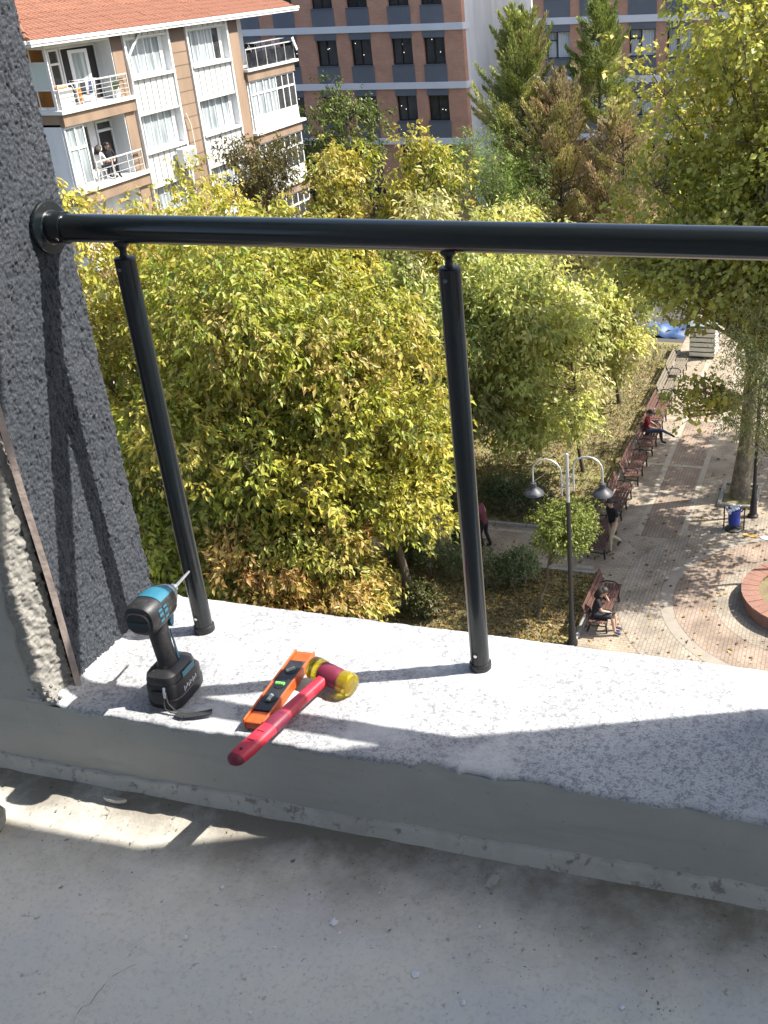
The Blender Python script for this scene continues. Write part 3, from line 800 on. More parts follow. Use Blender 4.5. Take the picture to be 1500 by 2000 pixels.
pb = thing('paving_bands', 'pale stone bands dividing the tan block paving of the park path', 'paving', (-4.9, 31, .024))
def band(x0, y0, x1, y1, z=.0265, m=M_band):
    mb = MB(); mb.box((x0, y0, .021), (x1, y1, z)); part('band', mb, m, pb, world=True)
band(-5.62, 28.6, -5.44, 52); band(-4.30, 28.6, -4.12, 52)
for y in (31.65, 33.75, 37.85, 41.9, 46):
    band(-5.43, y - .1, -4.31, y + .1)
for y in (31.65, 33.75, 37.85):
    band(-6.9, y - .08, -5.63, y + .08, .025)
band(-14.5, 26.35, -7.6, 26.5); band(-14.5, 28.05, -7.6, 28.2)
for x in (-13.2, -10.4, -7.6): band(x - .1, 26.51, x + .08, 28.04)
band(-6.9, 26.35, -6.4, 26.5)
mb = MB()
for k, (y0_, y1_) in enumerate(((28.6, 31.54), (31.76, 33.64), (33.86, 37.74), (37.96, 41.79))):
    mb = MB(); mb.box((-5.43, y0_, .021), (-4.31, y1_, .0245)); part('field', mb, M_pave2, pb, world=True)
def ring(r0, r1, z, m, a0=0, a1=360, name='ring_band', n=72, zz=.021):
    mb = MB(); cx, cy = PLC; vs = []; fs = []
    N = n
    for i in range(N + 1):
        a = R(a0 + (a1 - a0) * i / N); c, s = math.cos(a), math.sin(a)
        vs += [(cx + r0 * c, cy + r0 * s, z), (cx + r1 * c, cy + r1 * s, z)]
    fs = [(2 * i, 2 * i + 1, 2 * i + 3, 2 * i + 2) for i in range(N)]
    mb.add(vs, fs); part(name, mb, m, pb, world=True)
PLC = (-.33, 25.7)
ring(1.9, 2.5, .0255, M_pave3); ring(2.51, 3.6, .0265, M_pave2); ring(3.61, 3.95, .0275, M_band2); ring(3.96, 5.1, .0285, M_pave3, 95, 275)

# kerbs along the lawns: separate stones
kb = thing('kerb', 'grey concrete kerb stones edging the lawn beside the path', 'kerb', (-6.9, 28.4, 0))
g_ = MB(); g_.bbox((-.05, -.49, 0), (.05, .49, .11), .012); kme = g_.mesh('kerb_stone'); kme.materials.append(M_kerb)
def kstone(x, y, rz):
    o = bpy.data.objects.new('kerb_stone', kme); COL.objects.link(o); o.parent = kb
    o.location = (x + 6.9, y - 28.4, 0); o.rotation_euler = (0, 0, rz)
for k in range(17): kstone(-6.94, 29.0 + k, 0)
for k in range(12): kstone(-7.5 - k, 28.46, math.pi / 2); kstone(-6.55 - k, 26.06, math.pi / 2)
for k in range(6): kstone(-6.02, 25.5 - k, 0)

# circular planter --------------------------------------------------
M_redbrick = layered('red_brick_coping', (0.235, 0.125, 0.092), [('noise', 3, .4, .65, (0.18, .095, .072), .8), ('noise', 20, .5, .7, (.32, .185, .14), .6)], rough=.85, bump=[('noise', 30, .3, .02)])
pl = thing('circular_planter', 'round red brick planter with a broad coping at the edge of the plaza', 'planter', (PLC[0], PLC[1], .02))
mb = MB(); mb.lathe([(1.72, 0), (1.72, .38), (1.40, .38), (1.40, 0)], 64, origin=(PLC[0], PLC[1], .021)); part('wall', mb, M_redbrick, pl, world=True)
for k in range(36):
    a0, a1 = R(k * 10 + .25), R(k * 10 + 9.75); mb = MB(); vs = []
    dz = rnd.uniform(0, .006)
    for z in (.402, .455 + dz):
        for r_, a in ((1.32, a0), (1.79, a0), (1.79, a1), (1.32, a1)): vs.append((PLC[0] + r_ * math.cos(a), PLC[1] + r_ * math.sin(a), z))
    mb.add(vs, [(0, 3, 2, 1), (4, 5, 6, 7), (0, 1, 5, 4), (1, 2, 6, 5), (2, 3, 7, 6), (3, 0, 4, 7)]); part('coping_stone', mb, M_redbrick, pl, world=True)
mb = MB(); mb.lathe([(1.40, 0), (1.39, .30), (.8, .34), (.01, .36)], 40, origin=(PLC[0], PLC[1], .021)); part('soil', mb, M_soil, pl, world=True)

# benches -----------------------------------------------------------
M_wood = mat('red_brown_bench_wood', (0.085, 0.038, 0.028), .85, var=.3, vscale=6, stretch=(8, .6, 8), bump=.15, bscale=40)
M_wood2 = mat('weathered_grey_wood', (0.15, 0.125, 0.09), .7, var=.3, vscale=6, stretch=(8, .6, 8), bump=.15, bscale=40)
M_iron = mat('dark_cast_iron', (0.02, 0.02, 0.02), .5)
def make_bench(label, loc, wood):
    t = thing('park_bench', label, 'bench', loc, 0, 'wooden benches along the park path')
    for k in range(5):
        mb = MB(); mb.bbox((-.02 + .098 * k, -1.0, .42 - .008 * (k < 2)), (.062 + .098 * k, 1.0, .455 - .008 * (k < 2)), .008); part('seat_slat', mb, wood, t)
    for k in range(3):
        z = .52 + .125 * k; x = -.055 - .05 * k; mb = MB(); mb.bbox((x - .017, -1.0, z), (x + .017, 1.0, z + .105), .008, rot=(0, R(-20), 0)); part('back_slat', mb, wood, t)
    for y in (-.78, 0, .78):
        mb = MB(); mb.tube([(.42, y, .01), (.40, y, .22), (.43, y, .40)], .028, 6); mb.tube([(-.10, y, .01), (-.02, y, .22), (-.05, y, .42), (-.115, y, .6), (-.20, y, .87)], .028, 6)
        mb.tube([(-.03, y, .395), (.43, y, .395)], .024, 6); mb.tube([(-.01, y, .2), (.405, y, .2)], .018, 6); part('leg_frame', mb, M_iron, t)
        if y:
            mb = MB(); mb.tube([(-.10, y, .58), (.10, y, .64), (.30, y, .63), (.40, y, .56), (.42, y, .40)], .022, 6); part('armrest', mb, M_iron, t)
    return t
make_bench('lone red-brown bench in the foreground with the woman in black on it', (-5.72, 24.0, .025), M_wood)
for (y, lab, wd, dx) in ((27.75, 'red-brown bench behind the walking man in beige trousers', M_wood, 0), (30.2, 'empty bench with its near end right behind the walking man', M_wood, -.02),
                     (32.7, 'empty bench just in front of the man in the red shirt', M_wood, .02), (35.15, 'bench on which the man in the red shirt sits', M_wood, .05),
                     (37.5, 'sunlit bench behind the man in the red shirt', M_wood, 0), (39.9, 'grey weathered bench, second beyond the man in red', M_wood2, -.05), (42.3, 'grey weathered bench farthest along the path', M_wood2, -.1)):
    make_bench(lab, (-6.60 + dx, y, .025), wd)

# double lamp post --------------------------------------------------
M_lampgrey = mat('galvanised_grey', (0.45, 0.46, 0.47), .4, .3, var=.1, vscale=20)
M_shade = mat('dark_grey_lamp_shade', (0.035, 0.037, 0.045), .5)
lp = thing('street_lamp', 'black lamp post with two curved silver arms and dark bell shades', 'lamp post', (-6.04, 22.5, .06))
mb = MB(); mb.lathe([(.14, 0), (.14, .10), (.105, .16), (.10, .5), (.085, .55), (.085, .7), (.06, .76), (.055, 4.05), (.052, 4.1)], 16); part('pole', mb, M_blackframe, lp, 30)
mb = MB(); mb.tube([(0, 0, 4.1), (0, 0, 5.32)], .042, 12); mb.ball((0, 0, 5.34), (.045, .045, .05), 10, 6); part('upper_tube', mb, M_lampgrey, lp, 40)
for sg, dz in ((-1, -.10), (1, .06)):
    dirv = Vector((sg * .97, -sg * .02, 0))
    pts = [Vector((0, 0, 4.35 + dz)) + dirv * .155, Vector((0, 0, 4.9 + dz)) + dirv * .155]
    for k in range(9):
        a = math.pi - math.pi * k / 8; pts.append(Vector((0, 0, 4.95 + dz + .33 * math.sin(a))) + dirv * (.52 + .365 * math.cos(a)))
    pts.append(Vector((0, 0, 4.62 + dz)) + dirv * .885)
    mb = MB(); mb.tube(pts, .022, 8); part('arm', mb, M_lampgrey, lp, 40)
    mb = MB()
    for z0_, z1_ in ((4.5, 4.62), (4.78, 4.70)): mb.tube([Vector((0, 0, z0_)), Vector((0, 0, z1_ + dz)) + dirv * .155], .016, 6)
    part('bracket', mb, M_lampgrey, lp, 40)
    c0 = Vector((0, 0, 4.33 + dz)) + dirv * .885
    mb = MB(); mb.lathe([(.25, 0), (.255, .012), (.235, .05), (.17, .11), (.09, .16), (.075, .20), (.085, .23), (.07, .29), (.03, .31)], 24, origin=c0); sh = part('lamp_shade', mb, M_shade, lp, 40)
    mb = MB(); mb.lathe([(.10, -.045), (.16, -.02), (.2, .004), (.2, .01)], 20, origin=c0); part('diffuser', mb, M_white, sh, 40)
mb = MB(); mb.tube([(-.86, .02, 4.55), (-.6, .02, 4.75), (-.33, .01, 5.1)], .008, 5); part('loose_cable', mb, mat('straw_cable', (.42, .36, .22), .7), lp)

lp2 = thing('street_lamp', 'black lamp post beside the blue litter bin at the right edge', 'lamp post', (-2.28, 30.5, .02))
mb = MB(); mb.lathe([(.17, 0), (.17, .06), (.12, .12), (.10, .55), (.085, .62), (.07, .9), (.058, 1.0), (.05, 5.4)], 16); part('pole', mb, M_blackframe, lp2, 30)
mb = MB(); mb.lathe([(.05, 0), (.14, .05), (.15, .3), (.20, .34), (.05, .5), (.02, .55)], 16, origin=(0, 0, 5.4)); part('lantern', mb, M_shade, lp2, 30)

# litter bin --------------------------------------------------------
bn = thing('litter_bin', 'blue litter bin hung in a black frame with a white bag inside', 'litter bin', (-2.76, 29.55, .021))
M_blue = mat('blue_painted_metal', (0.012, 0.035, 0.26), .4, var=.1, vscale=8)
mb = MB(); mb.lathe([(.15, .20), (.175, .22), (.195, .68), (.20, .70), (.185, .70), (.17, .66)], 20); part('bucket', mb, M_blue, bn, 40)
mb = MB(); mb.tube([(.30, 0, .02), (.30, 0, .76), (.2, 0, .62)], .022, 6); mb.tube([(-.30, 0, .02), (-.30, 0, .76), (-.2, 0, .62)], .022, 6); part('frame', mb, M_iron, bn)
mb = MB(); mb.lathe([(.27, 0), (.27, .05), (.2, .09), (.1, .1)], 20); part('foot', mb, M_iron, bn, 40)
mb = MB()
for k in range(26): mb.ball((rnd.gauss(0, .09), rnd.gauss(0, .09), .70 + abs(rnd.gauss(0, .05))), (rnd.uniform(.03, .07), rnd.uniform(.03, .06), rnd.uniform(.02, .05)), 6, 4)
mb.ball((-.12, -.14, .66), (.09, .05, .09), 7, 5); part('bag', mb, mat('white_bin_bag', (.6, .6, .62), .4), bn)
mb = MB(); mb.prism([(-2.45 + x, 29.17 + y) for x, y in ((0, .05), (.08, .0), (.42, -.06), (.46, .0), (.42, .1), (.1, .16), (.02, .12))], .032, .055); solo('cardboard_sheet', mb, mat('ochre_card', (.50, .30, .08), .8), 'flattened ochre cardboard with white rim lying on the paving', 'cardboard', (-2.2, 29.2, .03))
mb = MB(); mb.prism([(-1.95 + x, 29.14 + y) for x, y in ((0, .03), (.1, -.07), (.4, -.12), (.5, 0), (.4, .12), (.1, .13))], .032, .05); solo('paper_sheet', mb, M_white, 'white paper sheet lying next to the ochre cardboard', 'paper', (-1.7, 29.14, .03))

# tree pit ----------------------------------------------------------
tp = thing('tree_pit', 'square earth pit with a concrete rim around the plane tree trunk', 'tree pit', (-2.85, 31.75, .02))
for x0_, y0_, x1_, y1_ in ((-3.45, 30.95, -3.33, 32.6), (-2.32, 30.95, -2.2, 32.6), (-3.33, 30.95, -2.32, 31.07), (-3.33, 32.48, -2.32, 32.6)):
    mb = MB(); mb.bbox((x0_, y0_, .021), (x1_, y1_, .14), .012); part('rim_stone', mb, M_kerb, tp, world=True)
mb = MB(); mb.box((-3.33, 31.07, .021), (-2.32, 32.48, .06)); part('soil', mb, M_soil, tp, world=True)

# louvred kiosk and tarpaulin at the end of the path -----------------
ks = thing('vent_kiosk', 'white slatted ventilation kiosk at the far end of the path', 'kiosk', (-5.85, 45.0, .02))
M_slat = mat('cream_painted_slat', (.62, .60, .52), .6, var=.08, vscale=4)
mb = MB(); mb.box((-.50, -.34, .05), (.50, .60, 1.38)); part('core', mb, M_iron, ks)
for k in range(6): mb = MB(); mb.bbox((-.55, -.42, .10 + .215 * k), (.55, -.345, .265 + .215 * k), .01); part('slat', mb, M_slat, ks)
for k in range(6):
    for sg in (-1, 1): mb = MB(); mb.bbox((sg * .53 - .03, -.34, .10 + .215 * k), (sg * .53 + .03, .6, .265 + .215 * k), .01); part('slat', mb, M_slat, ks)
mb = MB(); mb.bbox((-.6, -.46, 1.39), (.6, .68, 1.46), .02); part('lid', mb, mat('dull_green_lid', (.16, .2, .19), .5, var=.4, vscale=5), ks)
mb = MB(); mb.bbox((-.36, -.1, 1.465), (.1, .4, 1.66), .02); part('top_box', mb, mat('pale_blue_box', (.35, .42, .46), .5), ks)
mb = MB(); tpx = np.linspace(-8.7, -7.0, 14); tpy = np.linspace(47.1, 48.2, 12)
vs = []; fs = []
for i, x in enumerate(tpx):
    for j, y in enumerate(tpy): vs.append((x, y, .16 + .20 * min(1, j / 5) + .08 * math.sin(2.7 * x + 1.3 * y) + .06 * math.sin(7 * x - 3 * y) - (.14 if j == 0 else 0)))
for i in range(13):
    for j in range(11): fs.append((i * 12 + j, (i + 1) * 12 + j, (i + 1) * 12 + j + 1, i * 12 + j + 1))
mb.add(vs, fs); solo('blue_tarpaulin', mb, mat('blue_tarpaulin_sheet', (.04, .085, .20), .5, var=.2, vscale=3), 'crumpled blue tarpaulin spread behind the lawn', 'tarpaulin', (-8, 47, .02), smooth=60)

# ================================================================== buildings
# left apartment building (its facade faces the park, looking along +X)
XF = -28.5
ab = thing('apartment_building', 'tan and white apartment building with a red tiled roof and balconies', 'building', (XF, 45, 0))
FL = [11.47, 8.58, 5.69, 2.80]                      # balcony slab tops
def P_(name, lo, hi, m, bev=0, par=ab, label=None, rot=None):
    mb = MB(); (mb.bbox(lo, hi, bev, rot=rot) if bev else mb.box(lo, hi, rot=rot)); return part(name, mb, m, par, world=True, label=label)
P_('body', (-41, 35.7, 0), (XF - 1.45, 49.4, 13.9), M_whitewall)
P_('body_end', (-41, 49.4, 0), (XF - 1.45, 52.2, 13.9), M_whitewall)
# solid masonry between the window bays and balconies
def pier(y0_, y1_, joints=False):
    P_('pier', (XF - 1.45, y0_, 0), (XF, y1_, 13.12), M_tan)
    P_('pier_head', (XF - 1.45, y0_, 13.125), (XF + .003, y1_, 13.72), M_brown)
    if joints:
        for k in range(24): 
            z = 12.72 - .525 * k
            if z > .3: P_('groove', (XF - .01, y0_ + .01, z - .022), (XF + .002, y1_ - .01, z + .022), mat_groove)
mat_groove = mat('dark_groove', (.11, .08, .06), .9)
P_('side_lining', (XF - 1.44, 39.58, 0), (XF - .03, 39.619, 13.58), M_whitewall); pier(39.62, 40.32); pier(43.58, 44.86, True); pier(48.38, 49.38)
M_clad = mat('white_cladding', (.56, .57, .55), .5, var=.04, vscale=2)
def bay(y0_, y1_, nb, open_y=None):
    # white projecting frame, windows and vertical boards
    P_('bay_jamb', (XF - .3, y0_, 0), (XF + .09, y0_ + .13, 13.70), M_white); P_('bay_jamb', (XF - .3, y1_ - .13, 0), (XF + .09, y1_, 13.70), M_white)
    P_('bay_back', (XF - 1.45, y0_, 0), (XF - .30, y1_, 13.70), M_whitewall)
    a, e = y0_ + .135, y1_ - .135
    for k, zf in enumerate(FL):
        w0, w1 = zf + .63, zf + 2.02
        top = 13.7 if k == 0 else FL[k - 1] + .60
        # boards above the window
        bw = (e - a) / nb
        zt0 = w1 + .08
        for j in range(nb):
            P_('cladding_board', (XF - .10, a + bw * j + .032, zt0), (XF + .02, a + bw * (j + 1) - .032, top - .02), M_clad)
        P_('cladding_back', (XF - .25, a, zt0), (XF - .101, e, top), mat_groove2)
        P_('window_head', (XF - .28, a, w1), (XF + .05, e, w1 + .075), M_white, .008)
        P_('window_sill', (XF - .28, a - .06, w0 - .12), (XF + .16, e + .06, w0 - .005), M_white, .012)
        wn = P_('window', (XF - .24, a, w0), (XF - .20, e, w0 + .06), M_white)
        n = 5
        pw = (e - a - .35) / n
        mbf = MB(); mbf.box((XF - .24, a, w1 - .06), (XF - .19, e, w1 - .002))
        mbf.box((XF - .24, e - .35, w0 + .06), (XF - .2, e, w1 - .06))
        for j in range(n + 1):
            y = a + pw * j; mbf.box((XF - .24, y, w0 + .06), (XF - .185, y + .055, w1 - .06))
        part('frame', mbf, M_white, wn, world=True)
        for j in range(n):
            m_ = M_glass if (open_y == (k, j)) else M_curtain
            P_('pane', (XF - .236, a + pw * j + .056, w0 + .061), (XF - .215, a + pw * (j + 1) - .001, w1 - .061), m_, par=wn)
mat_groove2 = mat('board_gap', (.10, .10, .095), .9)
bay(40.33, 43.57, 7, None); bay(44.87, 48.37, 7, (0, 4))
# balcony A (near end) -------------------------------------------------
for k, zf in enumerate(FL):
    P_('balcony_slab', (XF - 1.46, 35.62, zf - .14), (XF + .22, 40.36, zf), M_white, .01)
    P_('balcony_fascia', (XF - .02, 35.74, zf - .57), (XF + .12, 40.28, zf - .141), M_tan)
    P_('fascia_end', (XF - 1.45, 35.72, zf - .57), (XF - .021, 35.86, zf - .141), M_tan)
    P_('soffit', (XF - 1.44, 35.87, zf - .30), (XF - .03, 39.6, zf - .145), M_whitewall)
    # front corner column
P_('soffit', (XF - 1.44, 35.72, 13.58), (XF - .02, 39.6, 13.72), M_whitewall)
M_amber = mat('amber_glass', (.20, .075, .010), .12, spec=.6, var=.35, vscale=1.2)
M_frost = mat('frosted_green_glass', (.50, .56, .53), .4)
# near end screen of the top balcony
es = P_('end_screen', (XF - 1.4, 35.70, 11.475), (XF - .02, 35.745, 11.53), M_white)
for z0_, z1_, m_ in ((11.60, 12.16, M_amber), (12.20, 13.10, M_frost), (13.14, 13.55, M_amber)):
    P_('screen_pane', (XF - 1.32, 35.705, z0_), (XF - .75, 35.735, z1_), m_, par=es); P_('screen_pane', (XF - .69, 35.705, z0_), (XF - .12, 35.735, z1_), m_, par=es)
mbf = MB()
for x in (XF - 1.4, XF - .745, XF - .11): mbf.box((x, 35.695, 11.53), (x + .05 + (.06 if x > XF - .2 else 0), 35.75, 13.58))
for z in (11.55, 12.165, 13.105): mbf.box((XF - 1.35, 35.70, z), (XF - .11, 35.742, z + .035))
part('screen_frame', mbf, M_white, es, world=True)
# back wall openings of the top balcony
def opening(y0_, y1_, z0_, z1_, m_, fw=.07, x=XF - 1.45, cross=()):
    wn = P_('window', (x, y0_, z0_), (x + .02, y1_, z1_), m_)
    mbf = MB(); mbf.box((x + .021, y0_ - fw, z0_), (x + .07, y0_, z1_ + fw)); mbf.box((x + .021, y1_, z0_), (x + .07, y1_ + fw, z1_ + fw)); mbf.box((x + .021, y0_, z1_), (x + .07, y1_, z1_ + fw))
    for y in cross: mbf.box((x + .021, y - .03, z0_), (x + .06, y + .03, z1_))
    part('frame', mbf, M_white, wn, world=True); return wn
XB = XF - .75
P_('recess_wall', (XF - 1.449, 35.88, 0), (XB, 39.57, 13.57), M_whitewall)
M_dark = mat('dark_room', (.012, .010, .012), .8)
opening(36.73, 37.2, 12.2, 12.92, M_glass, x=XB); opening(36.73, 37.2, 13.0, 13.4, M_glass, x=XB)
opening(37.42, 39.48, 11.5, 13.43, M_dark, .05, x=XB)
dl = P_('door', (XB + .10, 37.85, 11.52), (XB + .15, 38.75, 13.36), M_white, rot=(0, 0, R(-14)))
P_('door_pane', (XB + .151, 38.0, 11.72), (XB + .158, 38.60, 13.24), M_curtain, par=dl, rot=(0, 0, R(-14)))
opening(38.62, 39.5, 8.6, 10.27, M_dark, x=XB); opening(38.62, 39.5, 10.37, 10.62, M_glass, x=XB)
opening(37.78, 38.02, 9.0, 10.6, M_glass, x=XB)
ge = P_('glazed_corner', (XF - .06, 35.76, 8.6), (XF + .02, 36.9, 8.75), M_white)
mbf = MB()
for y in (35.76, 36.32, 36.84): mbf.box((XF - .05, y, 8.75), (XF + .015, y + .07, 10.85))
mbf.box((XF - .05, 35.83, 10.02), (XF + .012, 36.84, 10.12)); mbf.box((XF - .05, 35.83, 10.80), (XF + .012, 36.84, 10.86)); part('frame', mbf, M_white, ge, world=True)
for y0_, y1_ in ((35.84, 36.31), (36.40, 36.83)):
    P_('pane', (XF - .03, y0_, 8.76), (XF - .02, y1_, 10.01), M_curtain, par=ge); P_('pane', (XF - .03, y0_, 10.13), (XF - .02, y1_, 10.79), M_curtain, par=ge)
P_('end_wall', (XF - 1.44, 35.72, 8.6), (XF - .07, 35.82, 10.98), M_whitewall); P_('end_wall', (XF - 1.44, 35.72, 5.7), (XF - .02, 35.82, 8.0), M_whitewall)
M_railw = mat('white_tube', (.46, .46, .45), .4)
def bal_rail(y0_, y1_, zf, n, bars, x=XF + .15, topz=.82):
    rb = P_('balcony_rail', (x - .025, y0_, zf + topz), (x + .025, y1_, zf + topz + .05), M_railw)
    for j in range(n + 1):
        y = y0_ + (y1_ - y0_ - .04) * j / n; P_('rail_post', (x - .02, y, zf), (x + .02, y + .04, zf + topz), M_railw, par=rb)
    for q in range(bars): 
        z = zf + topz * (q + 1) / (bars + 1); P_('rail_bar', (x - .009, y0_ + .04, z - .009), (x + .009, y1_ - .04, z + .009), M_railw, par=rb)
bal_rail(35.72, 40.0, FL[0], 4, 4); bal_rail(36.95, 40.0, FL[1], 3, 2); bal_rail(35.72, 40.0, FL[2], 4, 4)
mbx = MB(); mbx.tube([(XF + .11, 41.55, 13.72), (XF + .14, 40.85, 13.25), (XF + .10, 40.37, 12.78), (XF + .10, 40.37, 12.4), (XF + .10, 40.37, .4)], .05, 8); part('downpipe', mbx, M_white, ab, 40, world=True)
# balcony C (far end)
for k, zf in enumerate(FL):
    P_('balcony_slab', (XF - 1.46, 49.36, zf - .10), (XF + .24, 54.62, zf + .03), M_white, .01)
    P_('balcony_fascia', (XF - .02, 49.44, zf - .52), (XF + .12, 54.3, zf - .101), M_tan); P_('fascia_end', (XF - 1.4, 49.4, zf - .5), (XF - .021, 49.6, zf - .101), M_tan)
P_('recess_wall', (XF - 1.46, 49.39, 0), (XF - 1.40, 52.2, 13.72), M_whitewall)
bal_rail(49.5, 54.4, FL[0] + .03, 5, 0)
M_darkglass = mat('smoked_balcony_glass', (.02, .022, .026), .15, spec=.6, var=.6, vscale=2)
for j in range(5): P_('rail_pane', (XF + .145, 49.56 + .972 * j, FL[0] + .08), (XF + .155, 49.56 + .972 * j + .90, FL[0] + .70), M_darkglass)
for k in (1, 2, 3):
    zf = FL[k] + .03
    gz = P_('glazing', (XF - .02, 49.6, zf), (XF + .06, 54.25, zf + .62), M_white, label='white glazed-in balcony front')
    mbf = MB(); n = 7; a, e = 49.66, 54.2; pw = (e - a) / n
    for j in range(n + 1): mbf.box((XF - .02, a - .04 + pw * j, zf + .62), (XF + .05, a + .04 + pw * j, zf + 2.32))
    for z in (.62, 1.66, 2.26): mbf.box((XF - .02, a, zf + z), (XF + .045, e, zf + z + .09))
    part('frame', mbf, M_white, gz, world=True)
    for j in range(n):
        for z0_, z1_ in ((.72, 1.65), (1.76, 2.25)):
            P_('pane', (XF, a + .041 + pw * j, zf + z0_), (XF + .012, a - .041 + pw * (j + 1), zf + z1_), M_curtain if (j < 4 and k == 1) else M_glass, par=gz)
        P_('panel', (XF + .061, a + .05 + pw * j, zf + .1), (XF + .07, a - .05 + pw * (j + 1), zf + .56), M_clad, par=gz)
    P_('glazing_end', (XF - 1.4, 49.5, zf), (XF - .021, 49.58, zf + 2.36), M_whitewall)
P_('eaves', (-41.2, 34.55, 13.72), (XF + .42, 55.0, 13.80), M_white)
P_('gutter', (XF + .30, 34.5, 13.80), (XF + .45, 55.05, 13.93), M_white, .015)
P_('gutter_end', (-41.2, 34.42, 13.80), (XF + .299, 34.56, 13.93), M_white, .015)
for j in range(42): P_('gutter_clip', (XF + .451, 34.7 + .485 * j, 13.80), (XF + .458, 34.73 + .485 * j, 13.93), M_lampgrey)
# tiled roof: slope up towards -X, hipped at the near end
SL = math.tan(R(25)); XE = XF + .33; YE0, YE1 = 34.5, 55.0; ZE = 13.90
ridge_x = -34.8; zr = ZE + (XE - ridge_x) * SL; hipd = (XE - ridge_x)
M_tile = mat('terracotta_tile', (.25, .105, .06), .85, color2=(.17, .072, .045), vscale=1.6, mix=(.3, .6), bump=.2, bscale=30)
mb = MB(); mb.add([(XE, YE0, ZE - .05), (XE, YE1, ZE - .05), (ridge_x, YE1, zr - .05), (ridge_x, YE0 + hipd, zr - .05), (-41.2, YE0, ZE - .05), (-41.2, YE1, ZE - .05)], [(0, 1, 2, 3), (0, 3, 4), (3, 2, 5, 4), (0, 4, 5, 1)])
rf = part('roof', mb, mat('roof_underlay', (.15, .08, .05), .9), ab, world=True)
# one clay tile: a barrel and a pan, length along the slope (local -X is up the slope)
TW, TL = .30, .36
tv = []; prof = [(0, .012), (.05, .052), (.11, .060), (.16, .018), (.22, .010), (.30, .016)]
for xl, dz in ((0.0, .022), (-TL - .04, -.010)):
    for y, z in prof: tv.append((xl, y, z + dz))
for y, z in prof: tv.append((0.0, y, z - .004))
n = len(prof)
tf = [(k, k + 1, n + k + 1, n + k) for k in range(n - 1)] + [(2 * n + k, 2 * n + k + 1, k + 1, k) for k in range(n - 1)]
tme = bpy.data.meshes.new('roof_tile'); tme.from_pydata(tv, [], tf); tme.materials.append(M_tile)
tang = math.atan(SL)
off = Vector((XF, 45, 0))
stuffv = []; stufff = []
cnt = 0
Mr = Euler((0, tang, 0)).to_matrix()
for r in range(14):
    s_ = r * TL
    x = XE + .03 - s_ * math.cos(tang); z = ZE + s_ * math.sin(tang)
    ys = YE0 + (XE - x) + .15
    ncol = int((YE1 - ys) / TW)
    for c in range(ncol):
        y = ys + c * TW
        jit = (rnd.uniform(-.012, .012), rnd.uniform(-.008, .008), rnd.uniform(0, .008))
        if r < 5 and cnt < 298:
            o = bpy.data.objects.new('roof_tile', tme); COL.objects.link(o); o.parent = rf
            o.location = Vector((x + jit[0], y + jit[1], z + jit[2])) - off
            o.rotation_euler = (rnd.uniform(-.015, .015), tang + rnd.uniform(-.015, .015), rnd.uniform(-.02, .02)); cnt += 1
        else:
            k0 = len(stuffv)
            for v in tv: stuffv.append(Mr @ Vector(v) + Vector((x + jit[0], y + jit[1], z + jit[2])) - off)
            stufff += [tuple(i + k0 for i in f) for f in tf]
# hip end facing the viewer
for r in range(14):
    s_ = r * TL; y = YE0 - .03 + s_ * math.cos(tang); z = ZE + s_ * math.sin(tang)
    x1 = XE - (y - YE0) - .15
    Mh = Euler((0, tang, 0)).to_matrix(); Rz = Matrix.Rotation(-math.pi / 2, 3, 'Z')
    for c in range(int((x1 + 41) / TW)):
        x = x1 - c * TW; k0 = len(stuffv)
        for v in tv: stuffv.append(Rz @ (Mh @ Vector(v)) + Vector((x - TW + rnd.uniform(-.01, .01), y, z)) - off)
        stufff += [tuple(i + k0 for i in f) for f in tf]
me = bpy.data.meshes.new('roof_tiles_far'); me.from_pydata(stuffv, [], stufff); o = link('far_roof_tile', me, M_tile, rf); o['kind'] = 'stuff'
for k in range(16):
    p0 = Vector((XE - .36 * k, YE0 + .36 * k, ZE + .36 * k * SL + .05)); p1 = Vector((XE - .36 * (k + 1) - .05, YE0 + .36 * (k + 1) + .05, ZE + .36 * (k + 1) * SL + .03))
    if k in (1, 3): p1 += Vector((.06, -.07, .05))
    mb = MB(); mb.tube([p0, p1], [.11, .085], 8); part('ridge_tile', mb, M_tile, rf, world=True)

# things on its balconies
t = thing('air_conditioner', 'white air conditioner outdoor unit with round fan on the apartment facade', 'air conditioner', (XF + .36, 42.9, 8.2))
mb = MB(); mb.bbox((-.17, -.52, 0), (.17, .52, .82), .02); part('casing', mb, M_white, t)
mb = MB(); mb.lathe([(.34, .171), (.34, .18), (.31, .185)], 24, axis='X', origin=(0, .12, .41)); part('fan_grille', mb, mat('ac_grille', (.30, .31, .31), .5), t)
for k in range(9): mb = MB(); mb.box((.171, -.49, .08 + .075 * k), (.178, -.25, .105 + .075 * k)); part('louvre', mb, M_grey, t)
mb = MB(); mb.tube([(-.05, .55, .3), (-.1, .75, .3), (-.14, .95, .5), (-.2, 1.0, 1.6), (-.25, .85, 2.1)], .03, 6); part('pipe', mb, mat('pale_lagging', (.6, .55, .45), .7), t)
mb = MB(); mb.box((-.5, -.4, -.06), (.15, -.34, -.01)); mb.box((-.5, .34, -.06), (.15, .4, -.01)); part('bracket', mb, M_iron, t)
t = thing('washing_machine', 'white box cabinet behind the top balcony railing', 'cabinet', (XF - .35, 36.3, FL[0]))
mb = MB(); mb.bbox((-.3, -.3, 0), (.3, .55, .68), .02); part('case', mb, M_white, t); mb = MB(); mb.bbox((-.2, -.2, .685), (.2, .45, .80), .04); part('cloth', mb, mat('orange_cloth', (.5, .22, .1), .9), t)
t = thing('plant_pot', 'potted green plant in a white pot at the end of the top balcony', 'potted plant', (XF - .05, 39.45, FL[0]))
mb = MB(); mb.lathe([(.11, 0), (.16, .3), (.15, .3)], 12); part('pot', mb, M_white, t)
mb = MB()
